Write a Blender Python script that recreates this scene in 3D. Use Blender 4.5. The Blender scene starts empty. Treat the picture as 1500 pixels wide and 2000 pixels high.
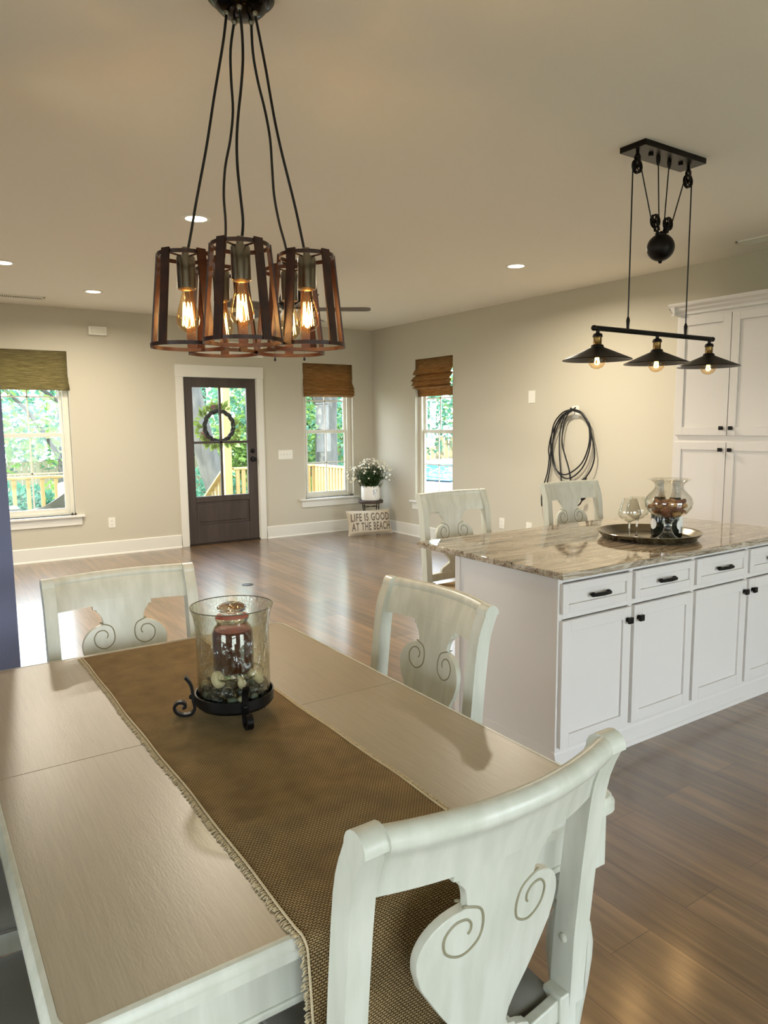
import bpy, bmesh, math, random
from mathutils import Vector, Matrix
random.seed(7)
SC = bpy.context.scene
COL = SC.collection
PI = math.pi

# ------------------------------------------------------------------ camera
YAW, PITCH, ROLL, FPX, EYE = 0.5874, 0.1229, 0.0090, 1406.28, 1.5529
cf = Vector((math.sin(YAW)*math.cos(PITCH), math.cos(YAW)*math.cos(PITCH), -math.sin(PITCH)))
cr = Vector((math.cos(YAW), -math.sin(YAW), 0)); cd = cf.cross(cr)
r2 = cr*math.cos(ROLL) + cd*math.sin(ROLL); d2 = -cr*math.sin(ROLL) + cd*math.cos(ROLL)
cam = bpy.data.cameras.new('camera'); camo = bpy.data.objects.new('camera', cam); COL.objects.link(camo)
camo.matrix_world = Matrix(((r2.x, -d2.x, -cf.x, 0), (r2.y, -d2.y, -cf.y, 0), (r2.z, -d2.z, -cf.z, EYE), (0, 0, 0, 1)))
cam.sensor_fit = 'VERTICAL'; cam.sensor_height = 24; cam.lens = 24*FPX/2000; cam.clip_start = .05; cam.clip_end = 300
SC.camera = camo

# ------------------------------------------------------------------ colour management, sky, sun
SC.view_settings.view_transform = 'Standard'; SC.view_settings.look = 'None'
SC.view_settings.gamma = 1; SC.view_settings.use_curve_mapping = False
SC.view_settings.exposure = 0.17
W = bpy.data.worlds.new('sky'); SC.world = W; W.use_nodes = True
nt = W.node_tree; bg = nt.nodes['Background']
tc = nt.nodes.new('ShaderNodeTexCoord'); sx = nt.nodes.new('ShaderNodeSeparateXYZ'); rp = nt.nodes.new('ShaderNodeValToRGB')
nt.links.new(tc.outputs['Generated'], sx.inputs[0]); nt.links.new(sx.outputs['Z'], rp.inputs[0])
rp.color_ramp.elements[0].position = 0.0; rp.color_ramp.elements[0].color = (.90, .94, 1.0, 1)
rp.color_ramp.elements[1].position = .8; rp.color_ramp.elements[1].color = (.55, .72, 1.0, 1)
nt.links.new(rp.outputs[0], bg.inputs[0]); bg.inputs[1].default_value = 11.0
SUN = 16.0
sl = bpy.data.lights.new('sun', 'SUN'); sl.energy = SUN; sl.angle = .01; sl.color = (1, .93, .80)
so = bpy.data.objects.new('sun', sl); COL.objects.link(so)
so.rotation_euler = Vector((-.88, -.05, 1.15)).to_track_quat('Z', 'Y').to_euler()
DOWN_W = 48      # recessed lights, watts
BULB_W = 2.6       # filament bulbs
WARM = (1.0, .80, .56)

# window portals: guide the sky light through the openings of the room
def portal(name, loc, rot, w, h):
    l = bpy.data.lights.new(name, 'AREA'); l.shape = 'RECTANGLE'; l.size = w; l.size_y = h
    l.cycles.is_portal = True
    o = bpy.data.objects.new(name, l); COL.objects.link(o); o.location = loc; o.rotation_euler = rot

# ------------------------------------------------------------------ helpers
def thing(name, label=None, cat=None, loc=(0, 0, 0), rz=0, group=None, kind=None):
    o = bpy.data.objects.new(name, None); COL.objects.link(o); o.empty_display_size = .05
    o.location = loc; o.rotation_euler = (0, 0, rz)
    if label: o['label'] = label
    if cat: o['category'] = cat
    if group: o['group'] = group
    if kind: o['kind'] = kind
    return o
def tag(o, label, cat, group=None, kind=None):
    o['label'] = label; o['category'] = cat
    if group: o['group'] = group
    if kind: o['kind'] = kind
    return o
def obj(name, bm, m, parent=None, bevel=0, smooth=True, seg=2, kind=None, loc=None):
    me = bpy.data.meshes.new(name)
    bmesh.ops.recalc_face_normals(bm, faces=bm.faces)
    bm.to_mesh(me); bm.free()
    if isinstance(m, (list, tuple)):
        for x in m: me.materials.append(x)
    else: me.materials.append(m)
    o = bpy.data.objects.new(name, me); COL.objects.link(o)
    if parent: o.parent = parent
    if loc: o.location = loc
    if smooth:
        for p in me.polygons: p.use_smooth = True
        try: me.set_sharp_from_angle(angle=math.radians(38))
        except Exception: pass
    if bevel:
        b = o.modifiers.new('bevel', 'BEVEL'); b.width = bevel; b.segments = seg; b.limit_method = 'ANGLE'; b.angle_limit = math.radians(40)
        b.harden_normals = False
    if kind: o['kind'] = kind
    return o
def struct(name, bm, m, parent=None, **k):
    o = obj(name, bm, m, parent, **k)
    if not parent: o['kind'] = 'structure'
    return o
def dup(root, label=None, loc=None, rz=None, group=None):
    def cp(o, par):
        c = o.copy(); COL.objects.link(c); c.parent = par
        for ch in list(o.children): cp(ch, c)
        return c
    r = cp(root, None)
    if loc is not None: r.location = loc
    if rz is not None: r.rotation_euler = (0, 0, rz)
    if label: r['label'] = label
    if group: r['group'] = group
    return r
def BM(): return bmesh.new()
def box(bm, x0, x1, y0, y1, z0, z1, mi=0):
    vs = [bm.verts.new((x, y, z)) for z in (z0, z1) for y in (y0, y1) for x in (x0, x1)]
    for f in ((0, 1, 3, 2), (4, 6, 7, 5), (0, 4, 5, 1), (2, 3, 7, 6), (0, 2, 6, 4), (1, 5, 7, 3)):
        fa = bm.faces.new([vs[i] for i in f]); fa.material_index = mi
    return bm
def bx(*a): return box(BM(), *a)
def lathe(bm, prof, n=40, c=(0, 0, 0), mi=0, closed=False, sx=1, sy=1):
    rings = []
    for r, z in prof:
        if r < 1e-5: rings.append([bm.verts.new((c[0], c[1], c[2]+z))])
        else: rings.append([bm.verts.new((c[0]+r*sx*math.cos(2*PI*i/n), c[1]+r*sy*math.sin(2*PI*i/n), c[2]+z)) for i in range(n)])
    prs = list(zip(rings, rings[1:]))
    if closed: prs.append((rings[-1], rings[0]))
    for a, b in prs:
        for i in range(n):
            j = (i+1) % n
            if len(a) == 1 and len(b) == 1: continue
            if len(a) == 1: f = bm.faces.new((a[0], b[i], b[j]))
            elif len(b) == 1: f = bm.faces.new((a[i], a[j], b[0]))
            else: f = bm.faces.new((a[i], a[j], b[j], b[i]))
            f.material_index = mi
    return bm
def smoothpts(pts, k=6):
    P = [Vector(p) for p in pts]; out = []
    for i in range(len(P)-1):
        p0 = P[max(i-1, 0)]; p1 = P[i]; p2 = P[i+1]; p3 = P[min(i+2, len(P)-1)]
        for j in range(k):
            t = j/k
            out.append(.5*((2*p1)+(-p0+p2)*t+(2*p0-5*p1+4*p2-p3)*t*t+(-p0+3*p1-3*p2+p3)*t**3))
    out.append(P[-1]); return out
def tube(bm, pts, r, n=8, caps=True, closed=False, flat=None, mi=0):
    """flat=(rx,ry,up): rectangular-ish section"""
    P = [Vector(p) for p in pts]; rings = []; N = len(P)
    up = Vector((0, 0, 1))
    t0 = (P[1]-P[0]).normalized()
    if abs(t0.dot(up)) > .9: up = Vector((1, 0, 0))
    nrm = (up - t0*up.dot(t0)).normalized()
    for i in range(N):
        if closed: t = (P[(i+1) % N]-P[i-1]).normalized()
        else: t = (P[min(i+1, N-1)]-P[max(i-1, 0)]).normalized()
        nrm = (nrm - t*nrm.dot(t))
        if nrm.length < 1e-6: nrm = t.orthogonal()
        nrm.normalize(); b = t.cross(nrm)
        rr = r[i] if isinstance(r, (list, tuple)) else r
        ring = []
        for k in range(n):
            a = 2*PI*k/n + PI/n
            ring.append(bm.verts.new(P[i]+nrm*math.cos(a)*rr+b*math.sin(a)*rr))
        rings.append(ring)
    prs = list(zip(rings, rings[1:]))
    if closed: prs.append((rings[-1], rings[0]))
    for a, b in prs:
        for k in range(n):
            f = bm.faces.new((a[k], a[(k+1) % n], b[(k+1) % n], b[k])); f.material_index = mi
    if caps and not closed:
        for rg in (rings[0], rings[-1]):
            f = bm.faces.new(rg); f.material_index = mi
    return bm
def strap(bm, pts, side, w, t):
    """flat bar along pts: half width w along vector side, half thickness t"""
    P = [Vector(p) for p in pts]; side = Vector(side).normalized(); rings = []
    for i in range(len(P)):
        tg = (P[min(i+1, len(P)-1)]-P[max(i-1, 0)]).normalized()
        s = (side - tg*side.dot(tg)).normalized(); n = tg.cross(s)
        rings.append([bm.verts.new(P[i]+s*a*w+n*b*t) for a, b in ((-1, -1), (1, -1), (1, 1), (-1, 1))])
    for a, b in zip(rings, rings[1:]):
        for k in range(4): bm.faces.new((a[k], a[(k+1) % 4], b[(k+1) % 4], b[k]))
    bm.faces.new(rings[0]); bm.faces.new(rings[-1])
    return bm
def prism(bm, poly, lo, hi, axis='x', mi=0):
    """poly in the other two axes, extruded lo..hi along axis"""
    def mk(p, v):
        return {'x': (v, p[0], p[1]), 'y': (p[0], v, p[1]), 'z': (p[0], p[1], v)}[axis]
    a = [bm.verts.new(mk(p, lo)) for p in poly]; b = [bm.verts.new(mk(p, hi)) for p in poly]; n = len(poly)
    for i in range(n):
        f = bm.faces.new((a[i], a[(i+1) % n], b[(i+1) % n], b[i])); f.material_index = mi
    f1 = bm.faces.new(a); f1.material_index = mi; f2 = bm.faces.new(b); f2.material_index = mi
    bmesh.ops.triangulate(bm, faces=[f1, f2])
    return bm
def sphere(bm, c, r, n=16, m=10, sc=(1, 1, 1)):
    prof = [(math.sin(PI*i/m)*r, -math.cos(PI*i/m)*r) for i in range(m+1)]
    prof[0] = (0, -r); prof[-1] = (0, r)
    b2 = BM(); lathe(b2, prof, n)
    for v in b2.verts: v.co = Vector((v.co.x*sc[0]+c[0], v.co.y*sc[1]+c[1], v.co.z*sc[2]+c[2]))
    me = bpy.data.meshes.new('t'); b2.to_mesh(me); b2.free(); bm.from_mesh(me); bpy.data.meshes.remove(me)
    return bm
def xform(bm, M):
    bmesh.ops.transform(bm, matrix=M, verts=bm.verts); return bm
def cyl(bm, a, b, r, n=20): return tube(bm, [a, b], r, n)

# ------------------------------------------------------------------ materials
def hexc(h):
    h = h.lstrip('#'); c = [int(h[i:i+2], 16)/255 for i in (0, 2, 4)]
    return tuple(x/12.92 if x <= .04045 else ((x+.055)/1.055)**2.4 for x in c)+(1,)
class M_:
    def __init__(s, name):
        s.m = bpy.data.materials.new(name); s.m.use_nodes = True; s.t = s.m.node_tree; s.n = s.t.nodes
        s.b = s.n['Principled BSDF']; s.out = s.n['Material Output']
    def N(s, t, **k):
        n = s.n.new('ShaderNode'+t)
        for a, b in k.items(): setattr(n, a, b)
        return n
    def L(s, a, b): s.t.links.new(a, b)
def mat(name, col, rough=.5, metal=0, bump=None, coat=0, spec=.5, var=None, sheen=0):
    """bump=(scale, strength[, stretch]) noise bump; var=(colour2, scale, stretch) noise colour variation"""
    q = M_(name); b = q.b
    c = hexc(col) if isinstance(col, str) else tuple(col)+((1,) if len(col) == 3 else ())
    b.inputs['Base Color'].default_value = c; b.inputs['Roughness'].default_value = rough; b.inputs['Metallic'].default_value = metal
    b.inputs['Coat Weight'].default_value = coat; b.inputs['Specular IOR Level'].default_value = spec
    if sheen: b.inputs['Sheen Weight'].default_value = sheen
    if bump or var: tcn = q.N('TexCoord')
    if var:
        mp = q.N('Mapping'); mp.inputs['Scale'].default_value = var[2]; q.L(tcn.outputs['Object'], mp.inputs[0])
        no = q.N('TexNoise'); no.inputs['Scale'].default_value = var[1]; no.inputs['Detail'].default_value = 4; q.L(mp.outputs[0], no.inputs['Vector'])
        r = q.N('ValToRGB'); r.color_ramp.elements[0].position = .35; r.color_ramp.elements[1].position = .65
        r.color_ramp.elements[0].color = c; r.color_ramp.elements[1].color = hexc(var[0]); q.L(no.outputs['Fac'], r.inputs[0]); q.L(r.outputs[0], b.inputs['Base Color'])
    if bump:
        mp = q.N('Mapping'); mp.inputs['Scale'].default_value = bump[2] if len(bump) > 2 else (1, 1, 1); q.L(tcn.outputs['Object'], mp.inputs[0])
        no = q.N('TexNoise'); no.inputs['Scale'].default_value = bump[0]; no.inputs['Detail'].default_value = 3; q.L(mp.outputs[0], no.inputs['Vector'])
        bu = q.N('Bump'); bu.inputs['Strength'].default_value = bump[1]; bu.inputs['Distance'].default_value = .01
        q.L(no.outputs['Fac'], bu.inputs['Height']); q.L(bu.outputs[0], b.inputs['Normal'])
    return q.m
def emis(name, col, s):
    q = M_(name); q.n.remove(q.b); e = q.N('Emission'); e.inputs[0].default_value = tuple(col)+(1,); e.inputs[1].default_value = s
    q.L(e.outputs[0], q.out.inputs[0]); return q.m
def glass(name, tint=(1, 1, 1), rough=.02, edge=1.45, bump=None, gloss=(1, 1, 1), edgedark=None):
    """thin clear glass: light passes straight, faint mirror by angle"""
    q = M_(name); q.n.remove(q.b)
    t = q.N('BsdfTransparent'); t.inputs[0].default_value = tuple(tint)+(1,)
    g = q.N('BsdfAnisotropic'); g.inputs['Roughness'].default_value = rough; g.inputs['Color'].default_value = tuple(gloss)+(1,)
    f = q.N('LayerWeight'); f.inputs[0].default_value = .5
    pw = q.N('Math', operation='POWER'); pw.inputs[1].default_value = 4.0; q.L(f.outputs['Facing'], pw.inputs[0])
    f0 = ((edge-1)/(edge+1))**2
    ml = q.N('Math', operation='MULTIPLY_ADD', use_clamp=True); q.L(pw.outputs[0], ml.inputs[0]); ml.inputs[1].default_value = .75; ml.inputs[2].default_value = f0
    if bump:
        tcn = q.N('TexCoord'); mp = q.N('Mapping'); mp.inputs['Scale'].default_value = bump[2]; q.L(tcn.outputs['Object'], mp.inputs[0])
        no = q.N('TexNoise'); no.inputs['Scale'].default_value = bump[0]; q.L(mp.outputs[0], no.inputs['Vector'])
        bu = q.N('Bump'); bu.inputs['Strength'].default_value = bump[1]; bu.inputs['Distance'].default_value = .01; q.L(no.outputs['Fac'], bu.inputs['Height'])
        q.L(bu.outputs[0], g.inputs['Normal']); q.L(bu.outputs[0], f.inputs['Normal'])
    if edgedark:
        lw = q.N('LayerWeight'); lw.inputs[0].default_value = .35
        mc = q.N('Mix', data_type='RGBA'); q.L(lw.outputs['Facing'], mc.inputs[0]); mc.inputs[6].default_value = tuple(tint)+(1,); mc.inputs[7].default_value = tuple(edgedark)+(1,)
        q.L(mc.outputs[2], t.inputs[0])
    mx = q.N('MixShader'); q.L(ml.outputs[0], mx.inputs[0]); q.L(t.outputs[0], mx.inputs[1]); q.L(g.outputs[0], mx.inputs[2]); q.L(mx.outputs[0], q.out.inputs[0])
    return q.m

wall_m = mat('wall_paint', '#cbc4b1', .75, bump=(160, .06), spec=.25)
ceil_m = mat('ceiling_paint', '#f0ebdf', .9, bump=(200, .05), spec=.15)
part_m = mat('shaded_partition_paint', '#6c7088', .75, bump=(160, .06), spec=.25)  # wall paint darkened and blued: the partition's cool shade put into its colour
trim_m = mat('trim_paint', '#e6e3d8', .4)
vinyl_m = mat('window_vinyl', '#e4e0cf', .35)
cab_m = mat('cabinet_paint', '#dad4cc', .38)
chair_m = mat('antique_white_paint', '#d3d3c4', .32, bump=(40, .10, (1, 1, .08)), var=('#c6c7b6', 30, (1, 1, .15)))
groove_m = mat('antique_glaze', '#8a8468', .5)
iron_m = mat('black_iron', '#141210', .42, .6)
bronze_m = mat('oil_rubbed_bronze', '#1b1613', .38, .7)
brass_m = mat('aged_brass', '#7d6238', .3, 1)
nickel_m = mat('brushed_nickel', '#8b8272', .3, 1, bump=(300, .05, (1, 1, .02)))
rust_m = mat('rust_brown_metal', '#3e200f', .45, .2, var=('#2a150a', 25, (1, 1, 1)), bump=(90, .08))
plastic_m = mat('white_plastic', '#efecdf', .3)
black_m = mat('black_plastic', '#0c0c0c', .45)
doorw_m = mat('dark_stained_door', '#4b403a', .4, bump=(30, .12, (1, 1, .06)), var=('#3c332e', 12, (1, 1, .1)))
seat_m = mat('taupe_upholstery', '#716d60', .85, bump=(500, .2), sheen=.2)
tan_m = mat('tan_upholstery', '#a58a62', .8, bump=(500, .2))
glass_m = glass('window_glass', (.97, .99, .98), .0, 1.3)
def solidglass(name, tint, rough=.0):
    q = M_(name); b = q.b; b.inputs['Base Color'].default_value = tuple(tint)+(1,); b.inputs['Roughness'].default_value = rough
    b.inputs['Transmission Weight'].default_value = 1; b.inputs['IOR'].default_value = 1.48; return q.m
solid_m = solidglass('solid_clear_glass', (.97, .98, .96))
clear_m = glass('clear_glass', (.985, .985, .975), .015, 1.6, edgedark=(.90, .91, .88))
ripple_m = glass('rippled_glass', (.965, .965, .93), .03, 1.6, bump=(75, 1.0, (1, 1, .4)), edgedark=(.72, .72, .62))
amber_m = glass('amber_bulb_glass', (1.0, .93, .78), .02, 1.4, edgedark=(.9, .62, .30))
wax_m = mat('red_wax', '#a81024', .45)
granite = None

def floor_mat():
    q = M_('wood_plank_floor'); b = q.b
    t = q.N('TexCoord'); mp = q.N('Mapping'); mp.inputs['Rotation'].default_value = (0, 0, PI/2); q.L(t.outputs['Object'], mp.inputs[0])
    br = q.N('TexBrick'); br.offset = .37; br.inputs['Scale'].default_value = 1; br.inputs['Brick Width'].default_value = 1.25; br.inputs['Row Height'].default_value = .18
    br.inputs['Mortar Size'].default_value = .0012; br.inputs['Mortar Smooth'].default_value = .1; br.inputs['Bias'].default_value = 0
    br.inputs['Color1'].default_value = hexc('#6c543a'); br.inputs['Color2'].default_value = hexc('#876b4b'); br.inputs['Mortar'].default_value = hexc('#453527')
    q.L(mp.outputs[0], br.inputs['Vector'])
    m2 = q.N('Mapping'); m2.inputs['Scale'].default_value = (9, .55, 1); q.L(t.outputs['Object'], m2.inputs[0])
    n1 = q.N('TexNoise'); n1.inputs['Scale'].default_value = 2.2; n1.inputs['Detail'].default_value = 8; n1.inputs['Roughness'].default_value = .68; n1.inputs['Distortion'].default_value = .4; q.L(m2.outputs[0], n1.inputs['Vector'])
    r = q.N('ValToRGB'); r.color_ramp.elements[0].position = .32; r.color_ramp.elements[0].color = (.42, .40, .38, 1); r.color_ramp.elements[1].position = .68; r.color_ramp.elements[1].color = (1.25, 1.2, 1.12, 1)
    q.L(n1.outputs['Fac'], r.inputs[0])
    mx = q.N('Mix', data_type='RGBA', blend_type='MULTIPLY'); mx.inputs[0].default_value = .85; q.L(br.outputs['Color'], mx.inputs[6]); q.L(r.outputs[0], mx.inputs[7])
    q.L(mx.outputs[2], b.inputs['Base Color'])
    b.inputs['Roughness'].default_value = .40; b.inputs['Specular IOR Level'].default_value = .5; b.inputs['Coat Weight'].default_value = .85; b.inputs['Coat Roughness'].default_value = .19; b.inputs['Coat IOR'].default_value = 1.85
    bu = q.N('Bump'); bu.inputs['Strength'].default_value = .12; bu.inputs['Distance'].default_value = .004; q.L(n1.outputs['Fac'], bu.inputs['Height'])
    b2 = q.N('Bump'); b2.inputs['Strength'].default_value = .5; b2.inputs['Distance'].default_value = .002; b2.invert = True; q.L(br.outputs['Fac'], b2.inputs['Height']); q.L(bu.outputs[0], b2.inputs['Normal'])
    q.L(b2.outputs[0], b.inputs['Normal']); return q.m
floor_m = floor_mat()

def granite_mat():
    q = M_('veined_granite'); b = q.b; t = q.N('TexCoord')
    mp = q.N('Mapping'); mp.inputs['Rotation'].default_value = (.5, .2, .30); mp.inputs['Scale'].default_value = (1.0, 8, 8); q.L(t.outputs['Object'], mp.inputs[0])
    n1 = q.N('TexNoise'); n1.inputs['Scale'].default_value = 1.5; n1.inputs['Detail'].default_value = 7; n1.inputs['Roughness'].default_value = .62; n1.inputs['Distortion'].default_value = 1.3; q.L(mp.outputs[0], n1.inputs['Vector'])
    r = q.N('ValToRGB'); e = r.color_ramp.elements
    e[0].position = .34; e[0].color = hexc('#2e261f'); e[1].position = .42; e[1].color = hexc('#8a7a66')
    for p, c in ((.46, '#b5a893'), (.49, '#6b5b49'), (.51, '#a99a84'), (.56, '#c6bba8'), (.60, '#8b7a63'), (.64, '#b2a48e'), (.70, '#4c4035')):
        k = e.new(p); k.color = hexc(c)
    q.L(n1.outputs['Fac'], r.inputs[0])
    n2 = q.N('TexNoise'); n2.inputs['Scale'].default_value = 120; q.L(t.outputs['Object'], n2.inputs['Vector'])
    mx = q.N('Mix', data_type='RGBA', blend_type='OVERLAY'); mx.inputs[0].default_value = .3; q.L(r.outputs[0], mx.inputs[6]); q.L(n2.outputs['Color'], mx.inputs[7]); q.L(mx.outputs[2], b.inputs['Base Color'])
    b.inputs['Roughness'].default_value = .05; b.inputs['Coat Weight'].default_value = .3; return q.m
granite = granite_mat()

def table_mat():
    q = M_('champagne_table_top'); b = q.b; t = q.N('TexCoord')
    n = q.N('TexNoise'); mp = q.N('Mapping'); mp.inputs['Scale'].default_value = (90, 3, 3); q.L(t.outputs['Object'], mp.inputs[0]); q.L(mp.outputs[0], n.inputs['Vector']); n.inputs['Scale'].default_value = 2.5; n.inputs['Detail'].default_value = 6
    r = q.N('ValToRGB'); r.color_ramp.elements[0].position = .3; r.color_ramp.elements[0].color = hexc('#9c9078'); r.color_ramp.elements[1].position = .7; r.color_ramp.elements[1].color = hexc('#a69a81'); q.L(n.outputs['Fac'], r.inputs[0]); q.L(r.outputs[0], b.inputs['Base Color'])
    n2 = q.N('TexNoise'); m2 = q.N('Mapping'); m2.inputs['Scale'].default_value = (60, 12, 10); q.L(t.outputs['Object'], m2.inputs[0]); q.L(m2.outputs[0], n2.inputs['Vector']); n2.inputs['Scale'].default_value = 5; n2.inputs['Detail'].default_value = 4
    bu = q.N('Bump'); bu.inputs['Strength'].default_value = .13; bu.inputs['Distance'].default_value = .002; q.L(n2.outputs['Fac'], bu.inputs['Height']); q.L(bu.outputs[0], b.inputs['Normal'])
    b.inputs['Roughness'].default_value = .36; b.inputs['Coat Weight'].default_value = .12; b.inputs['Coat Roughness'].default_value = .3; return q.m
table_m = table_mat()

def weave_mat(name, c_hi, c_lo, pitch=.0075, use_uv=True):
    """basket weave from UV in metres: staggered oval knots"""
    q = M_(name); b = q.b; t = q.N('TexCoord')
    br = q.N('TexBrick'); br.offset = .5; br.inputs['Scale'].default_value = 1; br.inputs['Brick Width'].default_value = pitch; br.inputs['Row Height'].default_value = pitch*.62
    br.inputs['Mortar Size'].default_value = pitch*.16; br.inputs['Mortar Smooth'].default_value = 1.0
    br.inputs['Color1'].default_value = hexc(c_hi); br.inputs['Color2'].default_value = hexc(c_hi); br.inputs['Mortar'].default_value = hexc(c_lo)
    q.L(t.outputs['UV'], br.inputs['Vector'])
    n = q.N('TexNoise'); n.inputs['Scale'].default_value = 14; n.inputs['Detail'].default_value = 5; q.L(t.outputs['UV'], n.inputs['Vector'])
    r = q.N('ValToRGB'); r.color_ramp.elements[0].position = .3; r.color_ramp.elements[0].color = (.78, .78, .78, 1); r.color_ramp.elements[1].position = .7; r.color_ramp.elements[1].color = (1.12, 1.1, 1.05, 1); q.L(n.outputs['Fac'], r.inputs[0])
    mx = q.N('Mix', data_type='RGBA', blend_type='MULTIPLY'); mx.inputs[0].default_value = 1; q.L(br.outputs['Color'], mx.inputs[6]); q.L(r.outputs[0], mx.inputs[7]); q.L(mx.outputs[2], b.inputs['Base Color'])
    b.inputs['Roughness'].default_value = .9; b.inputs['Specular IOR Level'].default_value = .15
    bu = q.N('Bump'); bu.invert = True; bu.inputs['Strength'].default_value = 1; bu.inputs['Distance'].default_value = .0025; q.L(br.outputs['Fac'], bu.inputs['Height']); q.L(bu.outputs[0], b.inputs['Normal'])
    return q.m
weave_m = weave_mat('jute_weave', '#a99066', '#4a381f')

def bamboo_mat(name, ca, cb, cc, trans=.0):
    q = M_(name); b = q.b; t = q.N('TexCoord')
    mp = q.N('Mapping'); mp.inputs['Scale'].default_value = (2.0, 2.0, 55); q.L(t.outputs['Object'], mp.inputs[0])
    n = q.N('TexNoise'); n.inputs['Scale'].default_value = 3; n.inputs['Detail'].default_value = 5; n.inputs['Roughness'].default_value = .7; q.L(mp.outputs[0], n.inputs['Vector'])
    r = q.N('ValToRGB'); e = r.color_ramp.elements; e[0].position = .32; e[0].color = hexc(ca); e[1].position = .66; e[1].color = hexc(cc); k = e.new(.5); k.color = hexc(cb)
    q.L(n.outputs['Fac'], r.inputs[0]); q.L(r.outputs[0], b.inputs['Base Color']); b.inputs['Roughness'].default_value = .6
    w = q.N('TexWave', wave_type='BANDS', bands_direction='Z'); w.inputs['Scale'].default_value = 60; w.inputs['Distortion'].default_value = .4; q.L(t.outputs['Object'], w.inputs['Vector'])
    bu = q.N('Bump'); bu.inputs['Strength'].default_value = .7; bu.inputs['Distance'].default_value = .004; q.L(w.outputs['Fac'], bu.inputs['Height']); q.L(bu.outputs[0], b.inputs['Normal'])
    if trans:
        tr = q.N('BsdfTranslucent'); q.L(r.outputs[0], tr.inputs[0]); mx = q.N('MixShader'); mx.inputs[0].default_value = trans
        q.L(b.outputs[0], mx.inputs[1]); q.L(tr.outputs[0], mx.inputs[2]); q.L(mx.outputs[0], q.out.inputs[0])
    return q.m
bamboo_m = bamboo_mat('bamboo_shade', '#6e4820', '#a87a42', '#c49c60', .3)
bamboo2_m = bamboo_mat('bamboo_shade_greenlit', '#5a5030', '#97895a', '#b8ab78', .4)  # olive tint puts greenish light from outside into the slat colour

def leafmat(name, c1, c2, tr=.45):
    q = M_(name); b = q.b; g = q.N('NewGeometry'); r = q.N('ValToRGB'); r.color_ramp.elements[0].color = hexc(c1); r.color_ramp.elements[1].color = hexc(c2)
    t = q.N('TexCoord'); n = q.N('TexNoise'); n.inputs['Scale'].default_value = 1.7; q.L(t.outputs['Object'], n.inputs['Vector']); q.L(n.outputs['Fac'], r.inputs[0])
    q.L(r.outputs[0], b.inputs['Base Color']); b.inputs['Roughness'].default_value = .5
    tl = q.N('BsdfTranslucent'); q.L(r.outputs[0], tl.inputs[0]); mx = q.N('MixShader'); mx.inputs[0].default_value = tr
    q.L(b.outputs[0], mx.inputs[1]); q.L(tl.outputs[0], mx.inputs[2]); q.L(mx.outputs[0], q.out.inputs[0]); return q.m
leaf_a = leafmat('yellow_green_leaves', '#3f5f2e', '#8fae58')  # warmer yellow-green leaf tones
leaf_b = leafmat('cool_leaves', '#2f5a4a', '#6fa382')
leaf_c = leafmat('plant_leaves', '#1f3416', '#3c5726', .2)
bark_m = mat('tree_bark', '#55524a', .9, bump=(9, .9, (1, 1, .25)), var=('#393731', 6, (1, 1, .3)))
lumber_m = mat('pine_lumber', '#ad9460', .7, var=('#9a804c', 7, (1, 1, .2)))
deck_m = mat('deck_boards', '#8f8878', .7, var=('#7d7565', 5, (.2, 3, 1)))
grass_m = mat('lawn', '#5c6450', .95, var=('#727660', 2, (1, 1, 1)))

# ------------------------------------------------------------------ room shell
H = 2.8875; YA = 8.9957; XB = 5.8014; XL = -3.2; YN = -2.3; WT = .16
struct('floor', bx(XL-.2, XB+WT, YN-.2, YA+WT, -.12, 0), floor_m, smooth=False)
struct('ceiling', bx(XL-.2, XB+WT, YN-.2, YA+WT, H, H+.1), ceil_m, smooth=False)
def wall_with_holes(name, axis, at, t, a0, a1, holes, m):
    """wall in plane axis=at, thickness t outward, spanning a0..a1, holes (u0,u1,z0,z1)"""
    bm = BM(); us = sorted({a0, a1, *[h[0] for h in holes], *[h[1] for h in holes]}); zs = sorted({0, H, *[h[2] for h in holes], *[h[3] for h in holes]})
    lo, hi = min(at, at+t), max(at, at+t)
    for i in range(len(us)-1):
        for j in range(len(zs)-1):
            uc = (us[i]+us[i+1])/2; zc = (zs[j]+zs[j+1])/2
            if any(h[0] < uc < h[1] and h[2] < zc < h[3] for h in holes): continue
            if axis == 'y': box(bm, us[i], us[i+1], lo, hi, zs[j], zs[j+1])
            else: box(bm, lo, hi, us[i], us[i+1], zs[j], zs[j+1])
    bmesh.ops.remove_doubles(bm, verts=bm.verts, dist=1e-5)
    seen = {}
    for f in bm.faces:
        k = tuple(sorted(v.index for v in f.verts)); seen.setdefault(k, []).append(f)
    bm.verts.index_update()
    seen = {}
    for f in bm.faces: seen.setdefault(tuple(sorted(v.index for v in f.verts)), []).append(f)
    kill = [f for fs in seen.values() if len(fs) > 1 for f in fs]
    bmesh.ops.delete(bm, geom=kill, context='FACES_ONLY')
    return struct(name, bm, m, smooth=False)
A1 = (.79, 1.645, .515, 2.40); A2 = (4.665, 5.462, .505, 2.385); DR = (2.955, 3.995, 0, 2.165); B1 = (7.134, 7.93, .50, 2.39)
wall_with_holes('wall_back', 'y', YA, WT, XL-.2, XB+WT, [A1, A2, DR], wall_m)
wall_with_holes('wall_right', 'x', XB, WT, YN-.2, YA, [B1], wall_m)
L1 = (4.6, 6.4, .5, 2.3)
wall_with_holes('wall_left', 'x', XL, -WT, YN-.2, YA, [L1, (-.6, 1.6, .5, 2.3)], wall_m)
N1 = (2.1, 4.3, .02, 2.2); N2 = (-1.4, .5, .6, 2.2)
wall_with_holes('wall_front', 'y', YN, -WT, XL, XB, [N1, N2], wall_m)
struct('wall_partition', bx(XL, .337, 3.2, 3.33, 0, H), part_m, smooth=False)
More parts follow.
